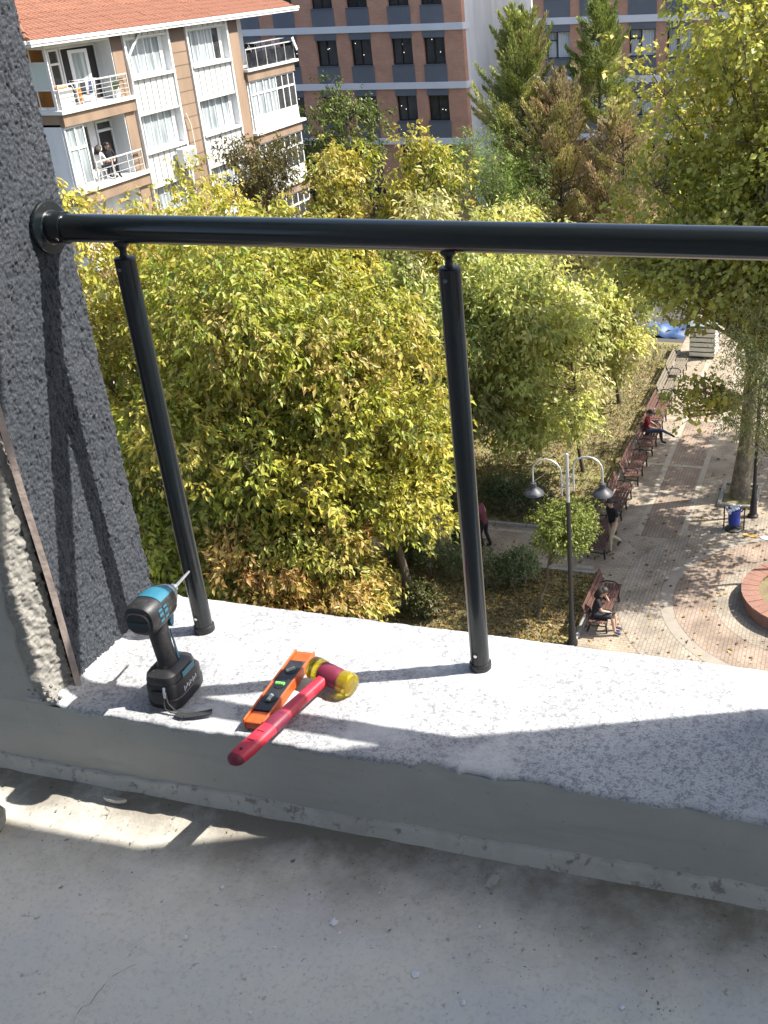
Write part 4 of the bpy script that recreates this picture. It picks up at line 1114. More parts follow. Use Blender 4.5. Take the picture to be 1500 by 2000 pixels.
for k in range(60):
    a = rnd.random() * 6.28; l_ = rnd.uniform(.2, .5); p0 = Vector((0, 0, .28)); d = Vector((math.cos(a) * .6, math.sin(a) * .6, 1)).normalized(); q = p0 + d * l_; s_ = Vector((-math.sin(a), math.cos(a), 0)) * .03
    mb.add([p0, q * .5 + p0 * .5 + s_, q + Vector((0, 0, -.05)), q * .5 + p0 * .5 - s_], [(0, 1, 2, 3)])
part('leaves', mb, mat('pot_plant_leaf', (.09, .15, .03), .6), t)
t = thing('drying_rack', 'folding drying rack with dark and white clothes on the top balcony', 'drying rack', (XF - .45, 38.0, FL[0]))
mb = MB()
for y in (-.45, .45): mb.tube([(-.25, y, 0), (.25, y, .85)], .014, 5); mb.tube([(.25, y, 0), (-.25, y, .85)], .014, 5)
for k in range(6): mb.tube([(-.3 + .12 * k, -.5, .85), (-.3 + .12 * k, .5, .85)], .008, 5)
part('frame', mb, M_railw, t)
for y, c, w_ in ((-.35, (.03, .03, .04), .2), (-.12, (.6, .6, .62), .12), (.06, (.04, .06, .12), .18), (.28, (.5, .52, .56), .16)):
    mb = MB(); mb.box((.30, y - w_, .35), (.315, y + w_ * .4, .86), rot=(0, R(4), 0)); part('garment', mb, mat('garment', c, .9, var=.3, vscale=8), t)
t = thing('orange_toy', 'small bright orange figure-shaped bag hanging inside the balcony railing', 'bag', (XF + .02, 37.05, FL[0]))
mb = MB(); mb.ball((0, 0, .52), (.1, .12, .14), 8, 6); mb.ball((0, .02, .3), (.08, .1, .2), 8, 6); part('body', mb, mat('orange_fabric', (.62, .2, .02), .8), t)
t = thing('clothes_airer', 'clothes airer draped with dark laundry on the far balcony', 'clothes airer', (XF - .35, 52.3, FL[0] + .03))
mb = MB()
for y in (-1.2, 1.2): mb.tube([(-.2, y, 0), (.2, y, 1.0)], .015, 5); mb.tube([(.2, y, 0), (-.2, y, 1.0)], .015, 5)
for k in range(5): mb.tube([(-.25 + .12 * k, -1.5, 1.02), (-.25 + .12 * k, 1.7, 1.02)], .009, 5)
part('frame', mb, M_railw, t)
for y, c in ((-1.0, (.02, .02, .03)), (-.5, (.03, .03, .05)), (0, (.015, .015, .02)), (.5, (.05, .05, .07)), (1.0, (.03, .02, .03))):
    mb = MB(); mb.box((.22, y - .22, .25), (.24, y + .22, 1.02)); part('garment', mb, mat('dark_garment', c, .9, var=.4, vscale=8), t)
mb = MB(); mb.prism([(0, 0), (.2, .05), (.55, -.55), (.4, -.62)], -.015, .015, 'X'); mb.v = [(x + .62, y + 1.75, z + 1.0) for x, y, z in mb.v]; part('towel', mb, M_white, t)

# brick building with grey spandrels --------------------------------
M_brickf = brick_mat('brown_red_brick', (.47, .245, .165), (.53, .285, .195), (.43, .29, .225), .25, .075, .008, 'XZ', .9, bump=.2, noise=.12)
M_bandw = mat('white_band_render', (.66, .68, .71), .7, var=.04, vscale=1)
M_roomlight = bpy.data.materials.new('lit_ceiling_bulb'); M_roomlight.use_nodes = True
_e = M_roomlight.node_tree.nodes['Principled BSDF']; _e.inputs['Emission Color'].default_value = (1, .93, .8, 1); _e.inputs['Emission Strength'].default_value = 1.0
def brick_building(label, X0, X1, Y, ZB, cols, ztop, pane, depth, curtain, open_end=True, floor_from=0):
    t = thing('brick_building', label, 'building', ((X0 + X1) / 2, Y, 0))
    Q = lambda name, lo, hi, m, par=t, bev=0, lab=None: part(name, (MB().bbox(lo, hi, bev) if bev else MB().box(lo, hi)), m, par, world=True, label=lab)
    Q('body', (X0, Y + .55, 0), (X1 - .02, Y + depth, ztop), M_whitewall)
    edges = [X0] + [v for c in cols for v in c] + [X1]
    for k in range(0, len(edges), 2):
        if edges[k + 1] - edges[k] > .05: Q('brick_pier', (edges[k], Y, 0), (edges[k + 1], Y + .54, ztop), M_brickf)
    for zb in ZB:
        Q('floor_band', (X0 - .06, Y - .14, zb - .38), (X1 + .06, Y - .002, zb), M_bandw, bev=.01)
        Q('floor_band', (X1 + .001, Y + .001, zb - .38), (X1 + .06, Y + 1.1, zb), M_bandw)
    for zb in ZB:
        zlow = zb - 3.27
        for (a, e) in cols:
            if zlow < 3:      # shop floor
                Q('shop_pane', (a + .001, Y + .25, .2), (e - .001, Y + .30, zb - .60), M_glass)
                mbf = MB()
                for x in (a + .03, (a + e) / 2, e - .1): mbf.box((x, Y + .18, .2), (x + .07, Y + .249, zb - .6))
                mbf.box((a + .03, Y + .17, zb - 1.1), (e - .03, Y + .245, zb - 1.02)); mbf.box((a, Y + .1, zb - .6), (e, Y + .4, zb - .381)); part('shop_frame', mbf, M_blackframe, t, world=True)
                continue
            Q('lintel_panel', (a - .02, Y - .05, zb - .77), (e + .02, Y + .3, zb - .382), M_grey)
            Q('spandrel_panel', (a - .05, Y - .06, zlow + .001), (e + .05, Y + .3, zb - 2.30), M_grey, bev=.012)
            Q('window_sill', (a - .05, Y - .10, zb - 2.298), (e + .05, Y + .3, zb - 2.255), M_grey)
            w0, w1 = zb - 2.25, zb - .775
            wn = Q('window', (a + .001, Y + .30, w0), (e - .001, Y + .34, w1), pane)
            mbf = MB(); fw = .05
            for x in (a + .001, a + .42 * (e - a), e - fw): mbf.box((x, Y + .22, w0), (x + fw, Y + .299, w1))
            mbf.box((a + fw, Y + .23, w0), (e - fw, Y + .297, w0 + fw)); mbf.box((a + fw, Y + .23, w1 - fw), (e - fw, Y + .297, w1)); 
            if curtain: mbf.box((a + fw, Y + .235, w1 - .52), (a + .42 * (e - a), Y + .296, w1 - .46))
            part('frame', mbf, M_blackframe, wn, world=True)
            if not curtain:
                for q in range(2):
                    x, z = rnd.uniform(a + .15, e - .15), rnd.uniform(w0 + .5, w1 - .1); mb = MB(); mb.ball((x, Y + .28, z), .025, 7, 5); part('ceiling_bulb', mb, M_roomlight, wn, world=True)
            else:
                cl = MB(); x0_ = a + .42 * (e - a) + fw + .02
                for q in range(7): cl.tube([(x0_ + .035 + q * .105, Y + .285, w0 + fw), (x0_ + .035 + q * .105 + .02, Y + .288, w1 - fw)], .05, 6)
                part('curtain', cl, mat('white_curtain', (.62, .66, .68), .8), wn, world=True)
                if q: 
                    cl = MB(); [cl.tube([(a + .12 + q * .09, Y + .29, w0 + fw), (a + .12 + q * .09, Y + .29, w1 - .55)], .04, 6) for q in range(5)]; part('curtain', cl, mat('white_curtain', (.55, .58, .6), .8), wn, world=True)
    return t
ZB = [15.53, 12.26, 9.0, 5.73]
brick_building('brown brick building with grey spandrels and a blank white side wall', -43.0, -23.42, 66.5, ZB,
               [(-40.6, -39.2), (-38.25, -36.85), (-35.75, -34.4), (-33.1, -31.7), (-30.78, -29.4), (-28.08, -26.72), (-25.98, -24.62)], 19.2, M_glass, 17, False)
t = brick_building('brown brick building with white curtains behind black windows', -19.5, -1.0, 68.0, ZB,
               [(-18.75, -17.28), (-16.58, -15.06), (-13.72, -12.16), (-11.5, -10.0), (-8.6, -7.1), (-6.4, -4.9), (-3.8, -2.3)], 19.2, M_curtain, 15, True)

# ================================================================== vegetation
M_leaf = leaf_mat('leaf')
M_leafd = leaf_mat('conifer_leaf', .2, .6)
M_bark = layered('grey_brown_bark', (0.115, 0.09, 0.065), [('noise', 3, .4, .65, (0.07, .055, .042), .8, (4, 4, .6)), ('noise', 14, .5, .7, (.17, .14, .11), .5, (3, 3, .5))], rough=.95, bump=[('noise', 20, .6, .02)])
M_bark2 = layered('plane_bark', (0.21, 0.18, 0.13), [('noise', 4, .45, .55, (0.12, .10, .075), .9, (2, 2, 1)), ('noise', 9, .55, .65, (.30, .27, .20), .8)], rough=.9)
M_twig = mat('pale_twig', (0.20, 0.16, 0.12), .9)

YEL = [(.52, .445, .085), (.43, .43, .075), (.28, .33, .055), (.56, .44, .12), (.165, .215, .042), (.44, .29, .125), (.10, .14, .035)]
RUS = [(.46, .25, .085), (.36, .34, .07), (.52, .36, .13), (.20, .23, .05), (.34, .17, .07)]
GRN = [(.32, .385, .11), (.47, .50, .14), (.18, .24, .07), (.58, .57, .18), (.49, .41, .24), (.62, .59, .22)]
PLN = [(.46, .46, .10), (.33, .36, .085), (.57, .53, .12), (.64, .56, .13), (.18, .215, .055), (.43, .35, .12)]


def leaf_quads(base, d, n, ln, wd, fold=.25, curl=.25):
    """rhombic folded leaves. base,d,n (N,3) unit; -> verts (N*4,3)"""
    s = np.cross(d, n); s /= np.linalg.norm(s, axis=1, keepdims=True) + 1e-9
    n2 = np.cross(s, d)
    ln = ln[:, None]; wd = wd[:, None]
    mid = base + d * ln * .48
    a = mid + s * wd * .5 + n2 * wd * fold
    c = mid - s * wd * .5 + n2 * wd * fold
    tip = base + d * ln - n2 * ln * curl
    return np.stack([base, a, tip, c], 1).reshape(-1, 3)
def unit(v): return v / (np.linalg.norm(v, axis=1, keepdims=True) + 1e-9)

def make_crown(lobes, count, leaf_len, palette, weights, droop=.75, per=9, spread=.20, shell=.62, seed=1, zcut=.25, width=.42, clumpvar=.85):
    """lobes: (N,6) centre + radii; returns verts, faces, tint, spray points"""
    g = np.random.default_rng(seed)
    lobes = np.asarray(lobes, float)
    vol = (lobes[:, 3] * lobes[:, 4] * lobes[:, 5]) ** (2 / 3)
    ns = count // per
    li = g.choice(len(lobes), ns, p=vol / vol.sum())
    u = unit(g.normal(size=(ns, 3)))
    u[:, 2] = np.where(u[:, 2] < -.35, -u[:, 2] * g.random(ns), u[:, 2])
    rr = shell + (1 - shell) * g.random(ns) ** .6
    rr *= 1 + .30 * g.normal(size=ns) * (g.random(ns) < .4)
    sp = lobes[li, :3] + u * lobes[li, 3:] * rr[:, None]
    keep = sp[:, 2] > zcut
    sp, u, li = sp[keep], u[keep], li[keep]; ns = len(sp)
    out = unit(u * np.array([1, 1, .6]) + g.normal(size=(ns, 3)) * .35)
    out[:, 2] -= droop * .5; out = unit(out)
    idx = np.repeat(np.arange(ns), per); N = len(idx)
    tpos = np.tile(np.linspace(0, 1, per), ns)[:N]
    base = sp[idx] + out[idx] * (tpos * spread * 1.6)[:, None] + g.normal(size=(N, 3)) * spread * .28
    d = unit(out[idx] * .7 + g.normal(size=(N, 3)) * .62 - np.array([0, 0, 1]) * droop * (.4 + .6 * g.random((N, 1))))
    nrm = unit(np.array([0, 0, 1.0]) + g.normal(size=(N, 3)) * .55 + u[idx] * .35)
    ln = leaf_len * g.uniform(.42, 1.35, N); wd = ln * width * g.uniform(.75, 1.25, N)
    V = leaf_quads(base, d, nrm, ln, wd, fold=g.uniform(-.05, .35), curl=.18)
    F = np.arange(N * 4).reshape(N, 4)
    F = np.concatenate([F[:, [0, 1, 2]], F[:, [0, 2, 3]]])
    pal = np.array(palette); w_ = np.array(weights, float); w_ /= w_.sum()
    lobecol = g.choice(len(pal), len(lobes), p=w_); spcol = g.choice(len(pal), ns, p=w_)
    c = pal[g.choice(len(pal), N, p=w_)] * .35 + pal[spcol][idx] * (.65 - clumpvar * .5) + pal[lobecol][li][idx] * clumpvar * .5
    c = c * g.uniform(.75, 1.25, (N, 1)) * g.uniform(.8, 1.15, len(lobes))[li][idx][:, None]
    return V, F, np.repeat(c, 4, axis=0), sp, li

def branches(mb, base, top, r0, lobes, g, n=7, twist=.15, fork=.45):
    """trunk from base to top plus limbs to every lobe"""
    base = Vector(base); top = Vector(top); L_ = (top - base).length
    path = [base]; rad = [r0 * 1.25]
    for i in range(1, 7):
        t = i / 6; p = base.lerp(top, t) + Vector((g.gauss(0, .03), g.gauss(0, .03), 0)) * L_ * (.4 if i < 6 else .2)
        path.append(p); rad.append(r0 * (1 - .68 * t))
    return path, rad

def tree(name, label, loc, trunk_top, r0, lobes, count, leaf_len, palette, weights, cat='tree', seed=1, bark=None, group=None, m=None, twigs=10, trunk_r_low=None, **kw):
    """lobes in world coordinates"""
    bark = bark or M_bark; g = random.Random(seed)
    t = thing(name, label, cat, loc, 0, group)
    lo = np.array(lobes, float); lo[:, :3] -= np.array(loc)
    top = Vector(trunk_top) - Vector(loc)
    mb = MB(); path, rad = branches(mb, (0, 0, -.05), top, r0, lo, g); mb.tube(path, rad, 9); part('trunk', mb, bark, t, 60)
    V, F, T, sp, li = make_crown(lo, count, leaf_len, palette, weights, seed=seed, **kw)
    mb = MB()
    for k, l_ in enumerate(lo):
        c = Vector(l_[:3]); frac = min(.97, max(.30, (c.z - .15 * l_[5]) / max(top.z, .1) * .72)); i = min(5, int(frac * 6)); p0 = path[i].lerp(path[i + 1], frac * 6 - i)
        q = p0.lerp(c, .5) + Vector((0, 0, -.06 * (c - p0).length)); r_ = max(.014, r0 * .30 * (1 - .3 * frac))
        mb.tube([p0, p0.lerp(q, .5) , q, c], [r_, r_ * .8, r_ * .6, r_ * .3], 5, cap=False)
        mine = np.nonzero(li == k)[0]
        for s_ in mine[:twigs]:
            e = Vector(sp[s_]); mid = c.lerp(e, .5) + Vector((g.gauss(0, .05), g.gauss(0, .05), .08)); mb.tube([c, mid, e], [r_ * .3, r_ * .2, .006], 3, cap=False)
    part('branches', mb, bark, t, 60)
    o = link('crown', fast_mesh('crown', V, F, T), m or M_leaf, t)
    return t

def scatter_lobes(c, r, n, seed, rel=(.19, .33), inner=.86, zsq=1.0):
    g = np.random.default_rng(seed); out = []; n = int(n * 1.9)
    for k in range(n):
        u = g.normal(size=3); u /= np.linalg.norm(u); rr = inner * g.random() ** .4
        p = np.array(c) + u * np.array(r) * rr; q = g.uniform(*rel)
        if k % 6 == 0: p = p + np.array([g.normal(0, .1), g.normal(0, .1), .16 + .2 * g.random()]) * np.array(r) * (1 if u[2] > 0 else 0)
        out.append((*p, *(np.array(r) * q * np.array([1, 1, zsq]) * g.uniform(.75, 1.25, 3))))
    return out
BG = 'box elder trees growing together below the balcony'
tree('box_elder', 'tall yellow box elder nearest the side wall, behind the left post', (-17.4, 24.2, .06), (-17.0, 23.8, 8.6), .17,
     scatter_lobes((-17.2, 23.8, 5.7), (3.3, 2.9, 4.7), 36, 1), 36000, .19, YEL, (5, 5, 3, 3, 1, 1.5, 1.6), seed=101, group=BG)
tree('box_elder', 'yellow-green box elder filling the view between the two railing posts', (-13.6, 21.8, .06), (-13.4, 21.4, 7.6), .16,
     scatter_lobes((-13.3, 21.3, 5.5), (3.2, 2.7, 4.8), 36, 2), 40000, .19, YEL, (3, 5, 5, 2, 3, 1.2, 1.6), seed=102, group=BG)
tree('box_elder', 'bright yellow box elder crown touching the right railing post', (-10.9, 23.2, .06), (-10.8, 23.0, 6.8), .13,
     scatter_lobes((-10.9, 22.9, 5.6), (2.25, 2.2, 3.9), 26, 3), 26000, .185, YEL, (4, 5, 4, 2, 2, 1, 1.6), seed=103, group=BG)
tree('box_elder', 'low leafy box elder shoot mass just beyond the impact driver', (-16.6, 20.8, .06), (-16.4, 20.6, 3.6), .08,
     scatter_lobes((-16.2, 20.7, 2.5), (2.6, 1.8, 2.3), 18, 4), 17000, .18, YEL, (2, 4, 5, 1, 3, 2, 1.6), seed=104, group=BG, zcut=.1)
tree('box_elder', 'short box elder with rusty leaf tips right above the ledge centre', (-12.6, 19.9, .06), (-12.5, 19.8, 3.4), .07,
     scatter_lobes((-12.5, 20.1, 2.3), (2.2, 1.6, 2.1), 16, 5), 14000, .18, RUS, (4, 4, 2, 3, 3), seed=105, group=BG, zcut=.1)
tree('box_elder', 'golden box elder in front of the apartment building, above the rail flange', (-21.8, 33.5, .06), (-21.6, 33.3, 7.5), .15,
     scatter_lobes((-21.6, 33.2, 6.0), (2.9, 2.6, 3.9), 26, 6), 17000, .21, YEL, (7, 4, 1, 4, .5, 1, 1.6), seed=106, group=BG)
tree('box_elder', 'golden box elder just left of the brick building shop front', (-18.2, 38.2, .06), (-18.1, 38.0, 7.4), .15,
     scatter_lobes((-18.0, 37.8, 6.2), (2.5, 2.4, 3.4), 24, 7), 14000, .21, YEL, (5, 4, 2, 4, 1, 2, 1.6), seed=107, group=BG)
tree('box_elder', 'pale box elder before the shop front of the brick building', (-15.0, 38.2, .06), (-14.9, 38.0, 7.6), .14,
     scatter_lobes((-14.9, 37.8, 6.4), (2.2, 2.3, 3.4), 22, 8), 13000, .21, YEL, (4, 4, 3, 3, 2, 3, 1.6), seed=108, group=BG)
tree('box_elder', 'pale box elder right above the top of the second railing post', (-12.2, 37.0, .06), (-12.1, 36.8, 6.0), .13,
     scatter_lobes((-12.1, 36.8, 5.2), (2.1, 2.2, 3.0), 20, 9), 12000, .20, GRN + YEL[:2], (2, 4, 1, 4, 3, 5, 2, 2), seed=109, group=BG)
tree('box_elder', 'tall yellow box elder second row, between side wall and left post top', (-20.6, 28.6, .06), (-20.4, 28.4, 8.0), .16,
     scatter_lobes((-20.3, 28.4, 5.6), (2.9, 2.5, 3.9), 28, 31), 21000, .21, YEL, (6, 5, 2, 4, 1, 1, 1.6), seed=141, group=BG)
tree('box_elder', 'yellow-green box elder second row, right of the left post top', (-16.2, 28.4, .06), (-16.1, 28.2, 7.4), .15,
     scatter_lobes((-16.0, 28.2, 6.0), (2.9, 2.5, 4.2), 28, 32), 21000, .21, YEL, (4, 5, 4, 3, 2, 1.5, 1.6), seed=142, group=BG)
tree('box_elder', 'low box elder shoots spreading over the lawn edge below the mallet', (-11.6, 21.3, .06), (-11.5, 21.2, 3.0), .06,
     scatter_lobes((-11.9, 21.0, 2.2), (1.7, 1.5, 2.0), 14, 33), 9500, .18, RUS, (2, 5, 2, 4, 1), seed=143, group=BG, zcut=.1)
tree('box_elder', 'low box elder thicket right behind the ledge, left of the mallet', (-14.6, 20.0, .06), (-14.5, 19.9, 3.0), .06,
     scatter_lobes((-14.4, 20.2, 2.0), (2.0, 1.4, 2.0), 16, 34), 12500, .18, YEL, (2, 4, 5, 1, 4, 2, 1.6), seed=144, group=BG, zcut=.1)
tree('olive_tree', 'dull olive-brown tree in front of the far glazed balconies', (-25.0, 44.0, .06), (-25.0, 44.0, 7.6), .14,
     scatter_lobes((-25.0, 44.0, 7.2), (2.1, 2.0, 2.7), 18, 10), 6500, .19, [(.10, .095, .035), (.15, .12, .04), (.24, .16, .05), (.065, .07, .03)], (4, 3, 1.5, 3), seed=110)
tree('broadleaf_tree', 'dense green tree before the left corner of the brick building', (-28.0, 58.0, .02), (-28.0, 58.0, 8.0), .18,
     scatter_lobes((-28.0, 58.0, 6.5), (2.9, 2.6, 3.3), 24, 11), 9000, .21, [(.085, .125, .028), (.12, .16, .035), (.055, .085, .02), (.19, .20, .05)], (4, 4, 3, 2), seed=111)
tree('park_tree', 'pale green tree with pinkish seed bunches over the lawn, near trunk', (-8.17, 32.6, .06), (-8.5, 32.6, 4.6), .075,
     scatter_lobes((-9.9, 31.8, 4.2), (3.0, 2.6, 3.6), 36, 12), 29000, .215, GRN, (3, 4, 3, 4, 2.2, 4), seed=112)
tree('park_tree', 'darker green park tree partly behind the right railing post', (-12.2, 32.2, .06), (-12.2, 32.0, 5.6), .10,
     scatter_lobes((-12.3, 31.2, 4.7), (2.7, 2.3, 3.8), 30, 13), 22000, .21, GRN, (5, 3, 4, 2, 2.5, 2), seed=113)
tree('park_tree', 'pale green park tree behind the row of benches, far trunk', (-8.24, 38.9, .06), (-8.8, 38.8, 3.8), .09,
     scatter_lobes((-9.1, 38.4, 3.1), (2.1, 1.9, 2.3), 22, 14), 12000, .21, GRN + YEL[1:2], (2, 4, 2, 5, 2, 4, 3), seed=114)
tree('small_tree', 'small dark leafy tree with forked trunk beside the blue tarpaulin', (-9.1, 45.4, .06), (-8.9, 45.3, 2.3), .09,
     scatter_lobes((-8.5, 45.2, 3.0), (1.7, 1.6, 1.2), 16, 15), 5000, .15, [(.06, .09, .025), (.10, .14, .03), (.04, .06, .02)], (3, 3, 3), seed=115)
tree('acacia_tree', 'bright green feathery tree in front of the blank white side wall', (-16.1, 48.2, .02), (-16.1, 48.0, 6.4), .13,
     scatter_lobes((-16.0, 48.0, 6.2), (2.6, 2.3, 2.8), 24, 16), 16000, .13, [(.14, .21, .045), (.20, .27, .06), (.08, .13, .03)], (4, 4, 2), seed=116, width=.3, droop=.3)
# conifers: whorls of upswept plumes
def conifer(label, loc, h, rbase, nbr, count, pal, wts, seed, crown_lo, bare=0.0, extra=()):
    g = np.random.default_rng(seed); gr = random.Random(seed)
    t = thing('conifer', label, 'tree', loc)
    mb = MB(); mb.tube([(0, 0, -.05), (gr.gauss(0, .05), gr.gauss(0, .05), h * .5), (0, 0, h * .97)], [.17, .10, .015], 8); part('trunk', mb, M_bark, t, 60)
    br = MB(); base = []; dirs = []; nr = []; lens = []; cols = []
    pal = np.array(pal); w_ = np.array(wts, float) / sum(wts)
    per = count // nbr
    specs = []
    for k in range(nbr):
        q = (k + gr.random()) / nbr; z = crown_lo + (h - .15 - crown_lo) * q ** .85
        L_ = (rbase * (1 - q) ** .7 + .22) * gr.uniform(.6, 1.2); specs.append((z, gr.random() * 6.283, L_, R(gr.uniform(18, 42) + 25 * q)))
    specs += list(extra)
    for z, a, L_, el in specs:
        hd_ = Vector((math.cos(a), math.sin(a), 0)); p0 = Vector((0, 0, z - L_ * .25))
        p1 = p0 + hd_ * L_ * .55 + Vector((0, 0, L_ * .22 * math.tan(el))); p2 = p0 + hd_ * L_ + Vector((0, 0, L_ * math.tan(el) * .85))
        br.tube([p0, p1, p2], [.04, .025, .006], 4, cap=False)
        n = int(per * (.5 + L_ / rbase)); tt = g.uniform(.22, 1.02, n)[:, None]
        A0, A1, A2 = np.array(p0), np.array(p1), np.array(p2)
        c = (1 - tt) ** 2 * A0 + 2 * (1 - tt) * tt * A1 + tt ** 2 * A2
        tg = unit(2 * (1 - tt) * (A1 - A0) + 2 * tt * (A2 - A1))
        side = np.cross(tg, [0, 0, 1.0]); side = unit(side)
        wid = (.46 * (1.05 - tt) + .06) * min(1.2, L_ ** .6)
        off_ = side * g.normal(size=(n, 1)) * wid * .8 + np.array([0, 0, 1.0]) * g.normal(size=(n, 1)) * wid * .35
        base.append(c + off_); dirs.append(unit(tg + off_ * 1.5 + g.normal(size=(n, 3)) * .25 + np.array([0, 0, .25])))
        nr.append(unit(np.array([0, 0, 1.0]) + g.normal(size=(n, 3)) * .5)); lens.append(.19 * g.uniform(.6, 1.2, n))
        bc = pal[g.choice(len(pal), p=w_)]
        cols.append((bc * .5 + pal[g.choice(len(pal), n, p=w_)] * .5) * g.uniform(.75, 1.2, (n, 1)))
    part('branches', br, M_bark, t, 60)
    B_ = np.concatenate(base); ln = np.concatenate(lens)
    if bare:
        kp = g.random(len(B_)) > bare; 
    else: kp = np.ones(len(B_), bool)
    V = leaf_quads(B_[kp], np.concatenate(dirs)[kp], np.concatenate(nr)[kp], ln[kp], ln[kp] * .26, curl=-.05)
    link('crown', fast_mesh('crown', V, np.arange(len(V)).reshape(-1, 4), np.repeat(np.concatenate(cols)[kp], 4, axis=0)), M_leafd, t)
CON = [(.23, .29, .08), (.37, .39, .095), (.46, .44, .14), (.11, .155, .05), (.34, .27, .16)]
conifer('tall green conifer with a thin top before the white side wall', (-16.2, 54, .02), 13.3, 3.3, 120, 62000, CON, (4, 4, 3, 2, 2), 121, 4.0,
        extra=[(9.6, 3.1, 2.3, R(45)), (8.6, 3.3, 2.6, R(38)), (9.4, 2.7, 1.9, R(48)), (8.4, .1, 2.3, R(38)), (8.9, -.3, 2.0, R(35))])
conifer('slender dark green conifer with a pointed top before the black windows', (-12.4, 54.5, .02), 13.7, 1.7, 52, 20000, CON, (6, 4, 1.5, 3, .3), 122, 8.6)
DRY = [(.42, .31, .215), (.31, .235, .18), (.40, .40, .13), (.50, .45, .16), (.26, .27, .09), (.42, .265, .17)]
conifer('half dry brown conifer with bare twigs between the two green conifers', (-13.9, 52.3, .02), 10.3, 3.9, 150, 66000, DRY, (4, 3, 5, 5, 4, 2), 123, 1.0, .15)
conifer('dry reddish conifer low behind the plane tree', (-10.7, 51.5, .02), 9.6, 3.2, 130, 46000, DRY, (4, 3, 4, 4, 4, 3), 124, 1.2, .25)
# plane tree at the right
pl_lobes = scatter_lobes((-1.3, 29.9, 10.4), (5.2, 3.5, 6.1), 64, 17, rel=(.17, .28), inner=.88) + scatter_lobes((-4.8, 30.6, 7.9), (1.7, 1.6, 1.5), 10, 18) + \
    scatter_lobes((-3.9, 30.0, 3.9), (1.0, .9, .75), 8, 19, rel=(.35, .5)) + scatter_lobes((-2.3, 30.4, 8.0), (4.2, 2.8, 1.7), 22, 20, rel=(.25, .4))
tree('plane_tree', 'huge plane tree with yellowing leaves at the right edge, pale thick trunk', (-2.85, 31.8, .06), (-2.4, 31.6, 11.5), .27, pl_lobes, 88000, .165, PLN, (5, 5, 4, 2.2, 3, 2),
     seed=125, bark=M_bark2, width=.75, droop=.55, per=6, spread=.22, zcut=2.4)
tree('plane_tree', 'unseen second plane tree shading the park path from the right', (3.4, 36.6, .03), (3.2, 36.4, 8.5), .28, scatter_lobes((2.6, 36.0, 8.2), (3.6, 3.2, 3.8), 26, 27), 16000, .19, PLN, (5, 5, 4, 2.2, 3, 2), seed=128, bark=M_bark2, width=.75)  # out-of-view tree, placed so that its crown shades the path
tree('feathery_tree', 'light feathery mimosa foliage hanging before the plane trunk', (-.7, 26.9, .03), (-1.0, 26.9, 6.4), .07,
     scatter_lobes((-1.75, 26.8, 5.9), (1.45, 1.1, 2.5), 24, 21), 13000, .12, [(.34, .36, .15), (.45, .44, .20), (.24, .28, .09)], (4, 3, 3), seed=126, width=.2, droop=.7)
# ball tree
tree('ball_tree', 'small round clipped tree with a thin leaning trunk behind the street lamp', (-7.33, 23.55, .06), (-6.75, 23.6, 2.25), .05,
     scatter_lobes((-6.45, 23.6, 2.75), (.98, .95, .82), 22, 22, inner=.6, rel=(.4, .52)), 9000, .085, [(.20, .245, .05), (.26, .28, .07), (.12, .16, .035)], (4, 3, 3), seed=127, per=6, spread=.08, width=.5, twigs=5)

def hedge(name, label, loc, boxes, count, pal, wts, seed, ll=.07):
    t = thing(name, label, 'hedge' if name == 'hedge' else 'bush', loc)
    lob = []
    g = np.random.default_rng(seed)
    for (x0, y0, x1, y1, z0, z1) in boxes:
        n = max(3, int((x1 - x0 + y1 - y0) * 2.6))
        for k in range(n):
            lob.append((g.uniform(x0, x1) - loc[0], g.uniform(y0, y1) - loc[1], g.uniform(z0 + .3 * (z1 - z0), z0 + .62 * (z1 - z0)), .38, .34, (z1 - z0) * .46))
    V, F, T, sp, li = make_crown(lob, count, ll, pal, wts, seed=seed, droop=.1, per=6, spread=.07, shell=.7, zcut=.05, width=.5)
    link('leaves', fast_mesh('leaves', V, F, T), M_leaf, t)
    mb = MB(); gg = random.Random(seed)
    for l_ in lob:
        for q in range(4): mb.tube([(l_[0] + gg.gauss(0, .06), l_[1] + gg.gauss(0, .06), 0), (l_[0] + gg.gauss(0, .15), l_[1] + gg.gauss(0, .15), l_[2] + .2)], [.016, .008], 4, cap=False)
    part('stems', mb, M_twig, t)['kind'] = 'stuff'
HG = [(.10, .14, .05), (.17, .21, .08), (.06, .085, .035), (.28, .30, .16)]
hedge('hedge', 'clipped grey-green hedge beside the path, right of the second post', (-8.6, 25.0, .06), [(-9.3, 24.75, -8.0, 25.4, 0, 1.05)], 9000, HG, (3, 4, 2, 3), 131)
hedge('hedge', 'dark clipped hedge in tree shade left of the second post', (-11, 25.2, .06), [(-12.4, 24.9, -9.9, 25.6, 0, 1.0)], 9000, HG, (3, 2, 4, .6), 132)
hedge('hedge', 'tall dark hedge along the far side of the cross path', (-10.2, 29.0, .06), [(-12.2, 28.8, -8.6, 29.5, 0, 1.35)], 12000, HG, (3, 1.5, 5, .3), 133)
hedge('bush', 'reddish green bush in the dry leaves by the ledge edge', (-10.5, 22.9, .06), [(-10.9, 22.7, -10.1, 23.2, 0, 1.0)], 3500, [(.085, .11, .03), (.16, .10, .045), (.05, .07, .025)], (3, 1.5, 3), 134, .09)

